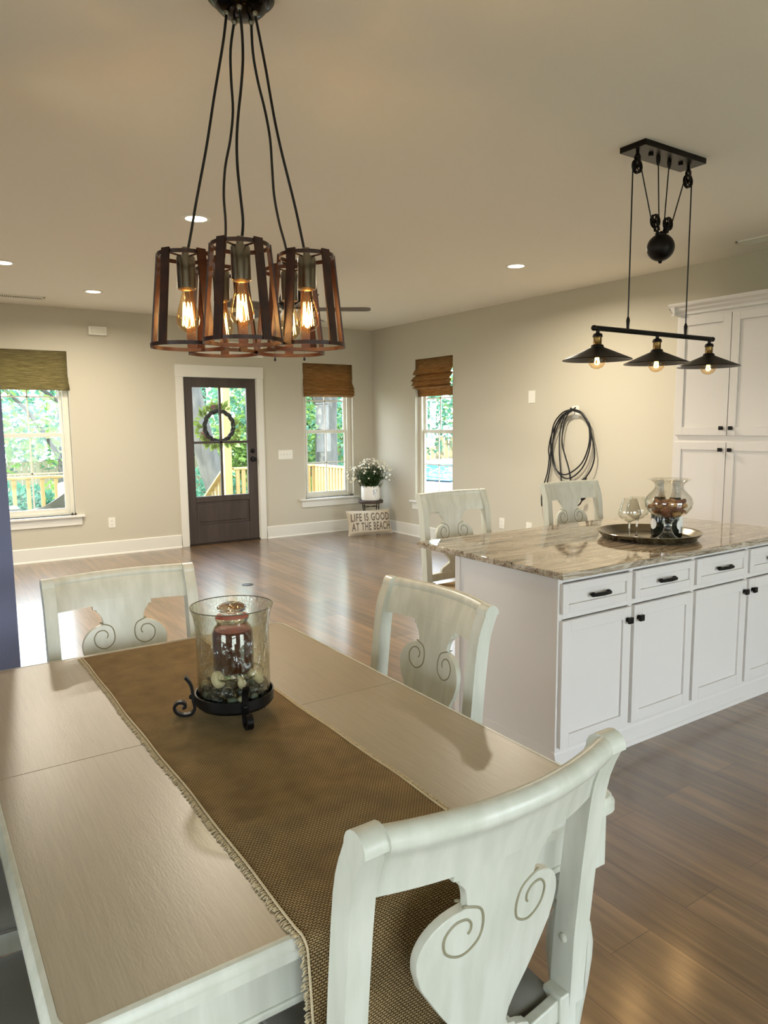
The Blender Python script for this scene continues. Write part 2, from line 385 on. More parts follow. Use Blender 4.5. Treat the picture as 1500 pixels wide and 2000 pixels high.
portal('portal_back_window', ((A1[0]+A1[1])/2, YA+WT+.02, 1.2), (-PI/2, 0, 0), .86, 1.5)
portal('portal_back_corner_window', ((A2[0]+A2[1])/2, YA+WT+.02, 1.2), (-PI/2, 0, 0), .8, 1.5)
portal('portal_door', (3.47, YA+WT+.02, 1.3), (-PI/2, 0, 0), .75, 1.4)
portal('portal_right_window', (XB+WT+.02, 7.53, 1.2), (0, PI/2, 0), 1.5, .8)
portal('portal_left', (XL-WT-.02, 5.5, 1.4), (0, -PI/2, 0), 1.8, 1.8)
portal('portal_left_dining', (XL-WT-.02, .5, 1.4), (0, -PI/2, 0), 1.8, 2.2)
portal('portal_front_door', (3.2, YN-WT-.02, 1.1), (PI/2, 0, 0), 2.2, 2.2)
portal('portal_front_window', (-.45, YN-WT-.02, 1.4), (PI/2, 0, 0), 1.9, 1.6)

# baseboards (board + shoe)
def base_prof(): return [(0, 0), (.028, 0), (.024, .012), (.016, .02), (.016, .155), (.010, .165), (0, .165)]
def baseboard(name, a, b, axis, at, sgn):
    bm = BM(); p = [(at+sgn*(-u), z) if False else (at+sgn*u, z) for u, z in base_prof()]
    prism(bm, p, a, b, 'x' if axis == 'x' else 'y')
    return struct(name, bm, trim_m, smooth=False)
baseboard('baseboard_back', .0, 2.882, 'x', YA, -1)
baseboard('baseboard_back_right', 4.062, XB, 'x', YA, -1)
b = BM(); prism(b, [(XB-u, z) for u, z in base_prof()], 3.57, YA, 'y'); struct('baseboard_right', b, trim_m, smooth=False)
b = BM(); prism(b, [(3.2-u, z) for u, z in base_prof()], XL, .337, 'x'); struct('baseboard_partition', b, trim_m, smooth=False)

# ------------------------------------------------------------------ windows
def window(name, w, h, M, lower_meet):
    """local: x 0..w, y outward 0..WT, z 0..h; M places it"""
    r = thing(name, kind='structure'); r.matrix_world = M
    b = BM(); f = .055; y0, y1 = .07, .14
    box(b, 0, f, y0, y1, 0, h); box(b, w-f, w, y0, y1, 0, h); box(b, f, w-f, y0, y1, h-f, h); box(b, f, w-f, y0, y1, 0, .03)
    box(b, f, f+.012, y0-.012, y0, 0, h); box(b, w-f-.012, w-f, y0-.012, y0, 0, h)
    obj('window_frame', b, vinyl_m, r, bevel=.002)
    m = lower_meet
    for nm, za, zb, yy in (('lower_sash', .03, m+.03, .085), ('upper_sash', m-.02, h-f, .11)):
        b = BM(); s = .042; x0, x1 = f, w-f
        box(b, x0, x0+s, yy, yy+.025, za, zb); box(b, x1-s, x1, yy, yy+.025, za, zb)
        box(b, x0+s, x1-s, yy, yy+.025, za, za+(.05 if nm == 'lower_sash' else .045)); box(b, x0+s, x1-s, yy, yy+.025, zb-.045, zb)
        so_ = obj(nm, b, vinyl_m, r, bevel=.002)
        b = BM(); zm = (za+zb)/2
        box(b, w/2-.008, w/2+.008, yy+.008, yy+.018, za+.04, zb-.04); box(b, x0+s, x1-s, yy+.008, yy+.018, zm-.008, zm+.008)
        obj('muntin', b, vinyl_m, so_)
        obj('pane', bx(x0+s-.005, x1-s+.005, yy+.0125, yy+.0135, za+.04, zb-.04), glass_m, so_, smooth=False)
    obj('window_stool', bx(-.09, w+.09, -.05, .085, -.028, 0), trim_m, r, bevel=.006)
    obj('window_apron', bx(-.06, w+.06, -.018, 0, -.12, -.028), trim_m, r, bevel=.003)
    return r
window('window_1', A1[1]-A1[0], A1[3]-A1[2], Matrix.Translation((A1[0], YA, A1[2])), .93)
window('window_2', A2[1]-A2[0], A2[3]-A2[2], Matrix.Translation((A2[0], YA, A2[2])), .93)
window('window_3', B1[1]-B1[0], B1[3]-B1[2], Matrix.Translation((XB, B1[1], B1[2]))@Matrix.Rotation(-PI/2, 4, 'Z'), .93)
window('window_4', L1[1]-L1[0], 1.8, Matrix.Translation((XL, L1[0], L1[2]))@Matrix.Rotation(PI/2, 4, 'Z'), .93)  # unseen left-wall window, added to let daylight in
window('window_5', 2.2, 1.8, Matrix.Translation((XL, -.6, .5))@Matrix.Rotation(PI/2, 4, 'Z'), .9)  # unseen as well, added for daylight on the dining side
window('window_6', 1.9, 1.6, Matrix.Translation((.5, YN, .6))@Matrix.Rotation(PI, 4, 'Z'), .8)
# sliding glass door behind the camera
r = thing('door_2', kind='structure', loc=(4.3, YN, .02), rz=PI)
b = BM()
for x in (0, 1.08, 2.14): box(b, x, x+.06, .05, .12, 0, 2.18)
box(b, 0, 2.2, .05, .12, 2.12, 2.18); box(b, 0, 2.2, .05, .12, 0, .06)
obj('door_frame', b, vinyl_m, r, bevel=.003); obj('pane', bx(.05, 2.15, .08, .084, .05, 2.13), glass_m, r, smooth=False)

# ------------------------------------------------------------------ front door
b = BM(); tw = .095
box(b, DR[0]-tw+.025, DR[0]+.025, YA-.02, YA, 0, 2.15); box(b, DR[1]-.025, DR[1]+tw-.03, YA-.02, YA, 0, 2.15); box(b, DR[0]-tw+.02, DR[1]+tw-.025, YA-.024, YA, 2.15, 2.30)
dr = thing('door_1', kind='structure', loc=(0, 0, 0))
obj('door_casing', b, trim_m, dr, bevel=.003)
b = BM(); box(b, DR[0], 2.99, YA, YA+WT, 0, 2.165); box(b, 3.96, DR[1], YA, YA+WT, 0, 2.165); box(b, 2.99, 3.96, YA, YA+WT, 2.15, 2.165)
obj('door_jamb', b, trim_m, dr, smooth=False)
obj('threshold', bx(2.985, 3.965, YA-.005, YA+WT, 0, .018), mat('bronze_threshold', '#3a3029', .4, .6), dr, bevel=.003)
x0, x1, z0, z1 = 2.992, 3.958, .02, 2.147; gx0, gx1, gz0, gz1 = 3.10, 3.828, .63, 2.025; y0 = YA+.01; y1 = y0+.045
b = BM(); box(b, x0, gx0, y0, y1, z0, z1); box(b, gx1, x1, y0, y1, z0, z1); box(b, gx0, gx1, y0, y1, gz1, z1); box(b, gx0, gx1, y0, y1, .555, gz0)
box(b, gx0, gx1, y0, y1, z0, .26); box(b, gx0, gx1, y0+.012, y1-.01, .26, .555)
slab = obj('door_slab', b, doorw_m, dr, bevel=.004)
obj('raised_panel', bx(gx0+.035, gx1-.035, y0+.004, y1-.004, .295, .52), doorw_m, slab, bevel=.008)
b = BM(); mxc = (gx0+gx1)/2; mzc = 1.325; box(b, mxc-.015, mxc+.015, y0+.004, y1-.004, gz0, gz1); box(b, gx0, gx1, y0+.004, y1-.004, mzc-.015, mzc+.015)
obj('muntin', b, doorw_m, slab, bevel=.003)
obj('pane', bx(gx0, gx1, y0+.02, y0+.024, gz0, gz1), glass_m, slab, smooth=False)
for zc, nm, rr in ((1.09, 'door_knob', .03), (1.20, 'deadbolt', .026)):
    b = BM(); lathe(b, [(0, -.006), (rr*1.25, -.006), (rr*1.25, 0), (rr*.5, .004), (rr*.45, .03), (rr, .045), (rr*.95, .062), (0, .068)] if nm == 'door_knob' else [(0, -.004), (rr*1.3, -.004), (rr*1.25, .006), (rr*.5, .01), (rr*.4, .025), (0, .026)], 20)
    xform(b, Matrix.Translation((3.897, y0, zc))@Matrix.Rotation(PI/2, 4, 'X')); obj(nm, b, iron_m, slab)

# wreath hung on the outside of the door glass
wr = thing('wreath', 'dark twig ring wreath with green leaves and pink blooms hanging on front door glass', 'wreath', (3.475, YA+.10, 1.53))
b = BM(); n = 64
for k in range(3):
    pts = [((.195+.018*math.cos(5*2*PI*i/n+k*2.1))*math.cos(2*PI*i/n), .018*math.sin(5*2*PI*i/n+k*2.1), (.195+.018*math.cos(5*2*PI*i/n+k*2.1))*math.sin(2*PI*i/n)) for i in range(n)]
    tube(b, pts, .014, 6, closed=True)
obj('twig_ring', b, mat('dark_twig', '#1d1a14', .8), wr)
def leafquad(bm, c, d, up, L, w, mi=0):
    d = d.normalized(); s = d.cross(up)
    if s.length < 1e-4: s = d.orthogonal()
    s.normalize(); n = s.cross(d)
    a = bm.verts.new(c); p = bm.verts.new(c+d*L*.5+s*w+n*L*.06); q = bm.verts.new(c+d*L); r_ = bm.verts.new(c+d*L*.5-s*w+n*L*.06)
    f = bm.faces.new((a, p, q, r_)); f.material_index = mi
b = BM(); b2 = BM(); b3 = BM()
for k in range(150):
    a = random.uniform(0, 2*PI); rr = random.uniform(.2, .27); c = Vector((rr*math.cos(a), random.uniform(0, .05), rr*math.sin(a)))
    if -.35 < math.sin(a-.9) < .1 and math.cos(a-.9) > 0: continue
    leafquad(b, c, Vector((math.cos(a+random.uniform(-.9, .9)), random.uniform(-.3, .5), math.sin(a+random.uniform(-.9, .9)))), Vector((0, 1, 0)), random.uniform(.06, .12), .022)
for k in range(14):
    hi = k % 2; a = random.uniform(1.45, 1.9) if hi else random.uniform(3.5, 4.0); c = Vector((.24*math.cos(a), .03, .24*math.sin(a)))
    for j in range(7):
        th = 2*PI*j/7; leafquad(b2 if hi else b3, c+Vector((random.uniform(-.02, .02), 0, random.uniform(-.02, .02))), Vector((math.cos(th), -.3, math.sin(th))), Vector((0, 1, 0)), .04, .016)
obj('wreath_leaves', b, leafmat('wreath_leaf', '#5f7030', '#8c9c4a'), wr, smooth=False); obj('wreath_bloom_cluster', b2, mat('pink_petals', '#a3707a', .7), wr, smooth=False); obj('wreath_bloom_cluster', b3, bpy.data.materials['pink_petals'], wr, smooth=False)

# ------------------------------------------------------------------ bamboo shades
def shade(name, label, w, M, prof, m, cordx=None):
    r = thing(name, label, 'window shade', group='bamboo window shades'); r.matrix_world = M
    b = BM(); n = len(prof); ws = 8
    rows = []
    for (y, z, dx) in prof:
        rows.append([b.verts.new((-dx + (w+2*dx)*i/ws, y+random.uniform(-.001, .001), z)) for i in range(ws+1)])
    for a_, c_ in zip(rows, rows[1:]):
        for i in range(ws): b.faces.new((a_[i], a_[i+1], c_[i+1], c_[i]))
    o = obj('slat_panel', b, m, r); sol = o.modifiers.new('s', 'SOLIDIFY'); sol.thickness = .005
    obj('head_rail', bx(.005, w-.005, .004, .055, -.035, -.002), m, r, bevel=.003)
    if cordx is not None:
        b = BM(); tube(b, smoothpts([(cordx, -.03, -.3), (cordx+.005, -.035, -.9), (cordx-.005, -.03, -1.5)]), .0018, 5); obj('pull_cord', b, mat('dark_cord', '#4a3b28', .8), r)
    return r
pA = [(.0, -.002, 0), (-.004, -.14, 0), (-.012, -.15, 0), (-.012, -.215, .0), (.012, -.235, .0), (-.03, -.32, .012), (-.045, -.34, .016), (-.03, -.365, .01), (-.05, -.385, .018), (-.035, -.41, .012), (-.05, -.43, .016), (-.02, -.455, .0), (.02, -.46, 0)]
shade('bamboo_shade', 'brown folded bamboo shade over the narrow window right of the front door', A2[1]-A2[0]-.01, Matrix.Translation((A2[0]+.005, YA+.005, A2[3]))@Matrix.Scale(1, 4), pA, bamboo_m)
pB = [(.0, -.002, 0), (-.004, -.13, 0), (-.02, -.145, .008), (-.05, -.20, .012), (.0, -.21, .0), (-.045, -.245, .012), (-.075, -.285, .018), (-.04, -.295, .01), (-.07, -.345, .016), (-.02, -.36, .0), (-.06, -.375, .01), (.0, -.39, 0), (.03, -.40, 0), (.035, -.49, 0), (.04, -.491, 0)]
shade('bamboo_shade', 'brown folded bamboo shade bulging out over the window on the right wall', B1[1]-B1[0]-.01, Matrix.Translation((XB+.01, B1[1]-.005, B1[3]))@Matrix.Rotation(-PI/2, 4, 'Z'), pB, bamboo_m, .58)
pC = [(.0, -.002, 0), (-.002, -.12, 0), (-.014, -.13, 0), (-.010, -.30, 0), (-.02, -.315, .004), (-.022, -.38, .006), (-.03, -.40, .01), (-.032, -.455, .012), (-.01, -.46, 0)]
shade('bamboo_shade', 'brown bamboo shade tinted olive as if backlit over the wide window at left edge', A1[1]-A1[0]-.01, Matrix.Translation((A1[0]+.005, YA+.005, A1[3]+.015)), pC, bamboo2_m)
# shade pull tassels left on the sills
for nm, lab, x, y, z in (('cord_tassel', 'small dark shade cord tassel on the sill of the left window', 1.60, YA-.02, A1[2]+.001), ('cord_tassel', 'small dark shade cord tassel on the sill beside the flower pot', 5.40, YA-.02, A2[2]+.001)):
    b = BM(); tube(b, smoothpts([(-.13, .01, .004), (-.07, -.01, .004), (0, 0, .012)]), .003, 6); lathe(b, [(0, 0), (.009, .0), (.012, .01), (.006, .028), (0, .03)], 12, (0, 0, 0)); lathe(b, [(0, 0), (.009, .0), (.012, .01), (.006, .025), (0, .027)], 12, (.035, .005, 0))
    o = obj(nm, b, mat('dark_cord2', '#3a2f20', .7), loc=(x, y, z)); tag(o, lab, 'tassel')

# ------------------------------------------------------------------ wall plates
def plate(name, label, cat, M, w, h, kind_, group=None):
    r = thing(name, label, cat, group=group); r.matrix_world = M
    obj('cover_plate', bx(-w/2, w/2, -.006, 0, -h/2, h/2), plastic_m, r, bevel=.002)
    if kind_ == 'outlet':
        for zz in (-.024, .024):
            b = BM(); prism(b, [(.016*math.cos(a), zz+.014*math.sin(a)) for a in [i*PI/8 for i in range(16)]], -.009, -.005, 'y'); s = obj('socket', b, plastic_m, r)
            b = BM(); box(b, -.007, -.005, -.0095, -.0088, zz-.004, zz+.005); box(b, .005, .007, -.0095, -.0088, zz-.004, zz+.005); box(b, -.002, .002, -.0095, -.0088, zz-.011, zz-.008); obj('slot', b, black_m, s)
    elif kind_.startswith('switch'):
        n = int(kind_[6:])
        for i in range(n):
            x = (i-(n-1)/2)*.046; b = BM(); box(b, x-.005, x+.005, -.016, -.005, -.006, .012); obj('toggle', b, plastic_m, r, bevel=.001)
    elif kind_ == 'phone': obj('jack', bx(-.018, .018, -.010, -.005, -.03, .03), plastic_m, r, bevel=.002)
    return r
MA = lambda x, z: Matrix.Translation((x, YA, z))
MBm = lambda y, z: Matrix.Translation((XB, y, z))@Matrix.Rotation(-PI/2, 4, 'Z')
plate('light_switch', 'wide white four gang light switch plate between front door and window', 'switch', MA(4.372, 1.135), .215, .125, 'switch4')
plate('wall_outlet', 'white outlet on back wall below and right of the left window', 'outlet', MA(2.04, .39), .08, .125, 'outlet')
plate('wall_outlet', 'white outlet on right wall just right of the first stool back', 'outlet', MBm(6.21, .372), .08, .125, 'outlet')
plate('wall_outlet', 'white outlet on right wall low behind the island between stools', 'outlet', MBm(5.77, .38), .085, .10, 'phone')
plate('cable_plate', 'white blank wall plate high on the right wall left of the cord hook', 'wall plate', MBm(5.757, 1.825), .10, .135, 'switch1')
r = plate('cord_hook', 'white wall plate with black hook carrying the coiled black cords', 'hook', MBm(5.13, 1.648), .085, .125, 'none')
b = BM(); tube(b, smoothpts([(0, -.005, .045), (0, -.03, .035), (0, -.055, .012), (0, -.075, .02), (0, -.08, .045)]), .007, 8); obj('hook_arm', b, black_m, r)
# door chime and ceiling bits
r = thing('door_chime', 'white rectangular door chime box high on the back wall near ceiling', 'door chime', (1.99, YA, 2.645))
obj('chime_body', bx(-.10, .10, -.05, 0, -.048, .05), plastic_m, r, bevel=.006); obj('chime_grille', bx(-.075, .085, -.053, -.048, -.03, .035), mat('ivory_plastic', '#dedac9', .5), r, bevel=.002)
r = thing('wall_sign', 'white framed sign with pale lettering above the front door, behind the chandelier', 'sign', (3.60, YA, 2.52))
obj('sign_board', bx(-.475, .475, -.018, 0, -.095, .095), plastic_m, r, bevel=.004)
tcv = bpy.data.curves.new('letters', 'FONT'); tcv.body = 'UP'; tcv.size = .12; tcv.align_x = 'CENTER'; tcv.align_y = 'CENTER'; tcv.extrude = .001
to = bpy.data.objects.new('tmp', tcv); COL.objects.link(to); bpy.context.view_layer.update()
me = bpy.data.meshes.new_from_object(to); bpy.data.objects.remove(to)
me.materials.clear(); me.materials.append(mat('pale_lettering', '#b9b28c', .6)); o = bpy.data.objects.new('lettering', me); COL.objects.link(o); o.parent = r
o.matrix_local = Matrix.Translation((.06, -.0195, .03))@Matrix.Rotation(PI/2, 4, 'X')
def ceil_vent(label, x, y, w, d, rz=0):
    r = thing('ceiling_vent', label, 'vent', (x, y, H), rz)
    b = BM(); box(b, -w/2, w/2, -d/2, -d/2+.02, -.012, 0); box(b, -w/2, w/2, d/2-.02, d/2, -.012, 0); box(b, -w/2, -w/2+.02, -d/2, d/2, -.012, 0); box(b, w/2-.02, w/2, -d/2, d/2, -.012, 0); obj('vent_frame', b, plastic_m, r, bevel=.002)
    b = BM(); n = int(w/.022)
    for i in range(n): xx = -w/2+.02+(w-.04)*(i+.5)/n; box(b, xx-.004, xx+.004, -d/2+.02, d/2-.02, -.010, -.002)
    obj('vent_louvers', b, plastic_m, r, smooth=False); obj('vent_dark_sheet', bx(-w/2+.02, w/2-.02, -d/2+.02, d/2-.02, -.002, -.0005), mat('duct_shade_dark', '#3b3833', .8), r, smooth=False)  # flat dark sheet stands in for the shade inside the duct
ceil_vent('white slatted ceiling vent at upper left near the back wall', 1.05, 8.45, .62, .16)
ceil_vent('white slatted ceiling vent at the right edge above the pantry cabinet', 5.42, 3.03, .16, .36)
r = thing('smoke_detector', 'small round white smoke detector on ceiling near the back right corner', 'smoke detector', (4.80, 8.43, H))
b = BM(); lathe(b, [(0, -.035), (.045, -.035), (.062, -.02), (.068, 0)], 24); obj('detector_body', b, plastic_m, r)
b = BM(); lathe(b, [(0, .004), (.05, .004), (.056, .002), (.058, 0), (0, 0)], 28); o = obj('floor_outlet_cap', b, mat('dark_cap', '#3b3a38', .35, .5), loc=(2.705, 6.471, 0)); tag(o, 'small round dark metal floor outlet cap in the open wood floor', 'floor cap')

# ------------------------------------------------------------------ recessed lights
lens_m = emis('lit_lens', (1, .90, .72), 9)
def downlight(label, x, y, pw=1.0, cool=False):
    r = thing('recessed_light', label, 'ceiling light', (x, y, H), group='recessed ceiling lights')
    b = BM(); lathe(b, [(.068, -.001), (.070, -.007), (.092, -.006), (.096, 0)], 36); obj('trim_ring', b, plastic_m, r)
    b = BM(); lathe(b, [(0, -.0035), (.069, -.0035)], 36); obj('lens', b, lens_m, r)
    l = bpy.data.lights.new('lamp', 'AREA'); l.shape = 'DISK'; l.size = .13; l.energy = DOWN_W*pw; l.color = (1, .90, .74) if not cool else (.85, .92, 1); l.spread = math.radians(165)
    o = bpy.data.objects.new('lamp', l); COL.objects.link(o); o.parent = r; o.location = (0, 0, -.012)
    return r
downlight('lit recessed ceiling light behind the cluster pendant cords', 1.704, 4.735)
downlight('lit recessed ceiling light cut by the left edge of the photo', .80, 6.80)
downlight('lit recessed ceiling light near the back wall above the left window', 1.709, 7.783, .6)
downlight('lit recessed ceiling light right of center near the right wall', 4.516, 4.696)

# ------------------------------------------------------------------ dining chairs and counter stools
def chair(name, label, cat, T, seat_z, leg_m, cush_m, group, e=.0):
    """sitter faces +y; origin on floor under the seat; T = height of back top"""
    r = thing(name, label, cat, group=group)
    def yc(z):
        k = [(-1.2, -.30), (-.9, -.265), (-.55, -.233), (-.42, -.241), (-.28, -.254), (-.17, -.266), (-.10, -.276), (-.05, -.294), (-.02, -.309), (0, -.318)]
        t = z-T
        for (a, ya), (b_, yb) in zip(k, k[1:]):
            if t <= b_: return ya+(yb-ya)*(t-a)/(b_-a) if t > a else ya
        return -.318
    XW = .257
    def post(s):
        zs = [seat_z-.02+(T-.03-seat_z+.02)*i/18 for i in range(19)]
        hw = lambda z: .024 if z < T-.12 else .024+.0*(z-T+.12)
        fr = [(yc(z)+hw(z), z) for z in zs]; bk = [(yc(z)-hw(z), z) for z in zs]
        # scrolled tip
        tip = []
        c = (yc(T-.03)-.004, T-.026)
        for i in range(9):
            a = -.15+PI*1.08*i/8; tip.append((c[0]+.027*math.cos(a), c[1]+.027*math.sin(a)))
        poly = fr+tip+bk[::-1]
        b = BM(); prism(b, poly, s*XW-.021, s*XW+.021, 'x'); return b
    for s in (-1, 1): obj('back_post', post(s), leg_m, r, bevel=.004)
    # curved top rail with rolled edge
    def arc(x, k=.048): return -k*(1-(x/.257)**2)
    b = BM(); rings = []; NX = 20
    for i in range(NX+1):
        x = -.237+.474*i/NX; off = arc(x)
        sec = []
        for t in (-.122, -.09, -.065, -.045, -.03): sec.append((yc(T+t)+.012+off, T+t))
        c = (yc(T-.022)+off-.002, T-.022)
        for j in range(8):
            a = .1+PI*1.15*j/7; sec.append((c[0]+.021*math.cos(a), c[1]+.021*math.sin(a)))
        for t in (-.05, -.065, -.09, -.122): sec.append((yc(T+t)-.012+off, T+t))
        rings.append([b.verts.new((x, y, z)) for y, z in sec])
    for a_, c_ in zip(rings, rings[1:]):
        n = len(a_)
        for k in range(n): b.faces.new((a_[k], a_[(k+1) % n], c_[(k+1) % n], c_[k]))
    b.faces.new(rings[0]); b.faces.new(rings[-1])
    obj('top_rail', b, leg_m, r)
    # splat
    lev = [(-.10, .108), (-.138, .108), (-.139, .096), (-.147, .096), (-.148, .094), (-.152, .090), (-.160, .083), (-.172, .078), (-.185, .075), (-.197, .0745), (-.198, .084)]
    for i in range(1, 12):
        a = PI/2-(PI/2)*i/11; lev.append((-.272+.074*math.sin(a), .076+.080*math.cos(a)))
    lev += [(u if u > -.3 else -.3+(u+.3)*(1+e/.14), v) for u, v in ((-.29, .154), (-.315, .144), (-.34, .122), (-.37, .094), (-.395, .068), (-.41, .056), (-.425, .052), (-.435, .060), (-.44, .078), (-.445, .08), (-.45, .098), (-.458, .118), (-.47, .128), (-.50, .130))]
    b = BM(); rows = []; K = 10; TH = .009
    for t, hw in lev:
        z = T+t; row = []
        for sd in (1, -1):
            row.append([b.verts.new((-hw+2*hw*i/K, yc(z)+arc(-hw+2*hw*i/K, .046)*min(1, 1-(t+.115)/-.9)+sd*TH, z)) for i in range(K+1)])
        rows.append(row)
    for a_, c_ in zip(rows, rows[1:]):
        for sd in (0, 1):
            for i in range(K): b.faces.new((a_[sd][i], a_[sd][i+1], c_[sd][i+1], c_[sd][i]))
        for i in (0, K): b.faces.new((a_[0][i], a_[1][i], c_[1][i], c_[0][i]))
    for rw in (rows[0], rows[-1]):
        for i in range(K): b.faces.new((rw[0][i], rw[0][i+1], rw[1][i+1], rw[1][i]))
    sp = obj('splat', b, leg_m, r, bevel=.0025)
    for s in (-1, 1):
        for sd in (1, -1):
            b = BM(); pts = []
            ks = [(100, .050), (50, .043), (0, .038), (-45, .042), (-90, .045), (-135, .042), (-180, .037), (-225, .030), (-270, .023), (-315, .017), (-360, .013), (-400, .011)]
            P0 = [(.001-.012+q_*math.cos(math.radians(a)), q_*math.sin(math.radians(a))) for a, q_ in ks]
            P0 = smoothpts([(u, 0, v) for u, v in P0], 5)
            for p in P0:
                x = s*(-.060+p.x)*-1 if False else (-.064+p.x); x = x*(-s); z = T-.240+p.z
                pts.append((x, yc(z)+arc(x, .046)*min(1, 1-(z-T+.115)/-.9)+sd*(TH+.0002), z))
            tube(b, pts, .0023, 6); obj('scroll_groove', b, groove_m, sp)
    # lower rail, seat frame, cushion
    b = BM(); zr = T-.505-e; NX = 8; rings = []
    for i in range(NX+1):
        x = -.24+.48*i/NX; y = yc(zr)+arc(x, .02); rings.append([b.verts.new((x, y+dy, z)) for dy, z in ((.011, zr-.022), (.011, zr+.024), (-.011, zr+.024), (-.011, zr-.022))])
    for a_, c_ in zip(rings, rings[1:]):
        for k in range(4): b.faces.new((a_[k], a_[(k+1) % 4], c_[(k+1) % 4], c_[k]))
    b.faces.new(rings[0]); b.faces.new(rings[-1]); obj('lower_rail', b, leg_m, r, bevel=.003)
    def seatpoly(e, f=1.0):
        pts = []
        w0, w1, y0_, y1_ = .225+e, .262+e, -.222-e*.2, .255+e
        pts.append((w0, y0_)); 
        for i in range(7):
            a = i*PI/12; pts.append((w1-.06+.06*math.cos(a), y1_-.06+.06*math.sin(a)))
        pts += [(.10, y1_+.012), (0, y1_+.015), (-.10, y1_+.012)]
        for i in range(7):
            a = PI/2+i*PI/12; pts.append((-w1+.06+.06*math.cos(a), y1_-.06+.06*math.sin(a)))
        pts.append((-w0, y0_)); return pts
    b = BM(); prism(b, seatpoly(-.004), seat_z-.085, seat_z-.028, 'z'); obj('seat_frame', b, leg_m, r, bevel=.006)
    b = BM(); P0 = seatpoly(.006); n = len(P0); cx, cy = 0, .03
    rows = [[b.verts.new((p[0]*f+cx*(1-f), p[1]*f+cy*(1-f), z)) for p in P0] for f, z in ((.97, seat_z-.03), (1, seat_z-.02), (1, seat_z-.008), (.97, seat_z), (.85, seat_z+.008), (.5, seat_z+.014))]
    for a_, c_ in zip(rows, rows[1:]):
        for k in range(n): b.faces.new((a_[k], a_[(k+1) % n], c_[(k+1) % n], c_[k]))
    b.faces.new(rows[-1]); b.faces.new(rows[0]); cu = obj('seat_cushion', b, cush_m, r)
    b = BM(); tube(b, [(p[0]*1.005, p[1]*1.005, seat_z-.022) for p in P0], .004, 6, closed=True); obj('piping', b, cush_m, cu)
    # legs
    for s in (-1, 1):
        b = BM(); x = s*.235; yb = yc(seat_z-.02)
        rings = []
        for (yy, z, h) in ((yb, seat_z+.01, .023), (yb-.002, seat_z-.10, .023), (yb-.02, seat_z*.45, .020), (yb-.055, 0, .016)):
            rings.append([b.verts.new((x+dx*h, yy+dy*h, z)) for dx, dy in ((-1, -1), (1, -1), (1, 1), (-1, 1))])
        for a_, c_ in zip(rings, rings[1:]):
            for k in range(4): b.faces.new((a_[k], a_[(k+1) % 4], c_[(k+1) % 4], c_[k]))
        b.faces.new(rings[0]); b.faces.new(rings[-1]); obj('leg', b, leg_m, r, bevel=.003)
        b = BM(); lathe(b, [(0, 0), (.014, 0), (.016, .02), (.014, .04), (.020, seat_z*.35), (.024, seat_z*.6), (.021, seat_z-.17), (.027, seat_z-.16), (.022, seat_z-.145), (.028, seat_z-.135), (.028, seat_z-.085), (0, seat_z-.085)], 20, (s*.222, .218, 0)); obj('leg', b, leg_m, r)
    if name == 'counter_stool':
        for s in (-1, 1): b = BM(); cyl(b, (s*.225, -.24, .20), (s*.222, .218, .20), .011); obj('stretcher', b, leg_m, r)
        b = BM(); cyl(b, (-.222, .218, .16), (.222, .218, .16), .013); obj('foot_rest', b, leg_m, r)
    for s in (-1, 1):
        b = BM(); sphere(b, (s*(XW-.022), yc(T-.43), T-.43), .009, 12, 8, (.5, 1, 1)); obj('screw_cap', b, leg_m, r)
    return r
CG = 'white scroll-back dining chairs around the table'
c0 = chair('dining_chair', 'white scroll-back dining chair in the right foreground seen from behind', 'chair', 1.005, .46, chair_m, seat_m, CG, .062)
c0.location = (.737, 1.100, 0); c0.rotation_euler = (0, 0, .03)
dup(c0, 'white scroll-back dining chair on the table side toward the kitchen island', (1.13, 1.855, 0), PI/2)
dup(c0, 'white scroll-back dining chair at the far end of the table facing the camera', (.655, 2.49, 0), PI)
dup(c0, 'white dining chair on left side of table, only farther seat edge showing', (.005, 1.96, 0), -PI/2)
dup(c0, 'white dining chair at the lower left corner, only grey seat showing', (-.01, 1.33, 0), -PI/2)
SG = 'white scroll-back counter stools behind the island'
s0 = chair('counter_stool', 'white scroll-back counter stool at the left end of the granite island', 'stool', 1.14, .60, chair_m, tan_m, SG)
s0.location = (2.765, 3.10, 0); s0.rotation_euler = (0, 0, PI); s0.scale = (.93, 1, 1)
dup(s0, 'white scroll-back counter stool beneath the hanging black cord coil', (3.825, 3.13, 0), PI-.05)

# ------------------------------------------------------------------ dining table
TX0, TX1, TY0, TY1, TZ = .098, 1.224, .925, 2.589, .765
tb = thing('dining_table', 'antique white extension dining table with champagne inlay top and turned legs', 'table', ((TX0+TX1)/2, (TY0+TY1)/2, 0))
cx, cy = (TX0+TX1)/2, (TY0+TY1)/2; hx, hy = (TX1-TX0)/2, (TY1-TY0)/2; SY = 1.7577-cy
def rrect(hx, hy, r, n=6):
    pts = []
    for k, (sx_, sy_) in enumerate(((1, 1), (-1, 1), (-1, -1), (1, -1))):
        for i in range(n+1):
            a = PI/2*k+PI/2*i/n; pts.append((sx_*(hx-r)+r*math.cos(a), sy_*(hy-r)+r*math.sin(a)))
    return pts
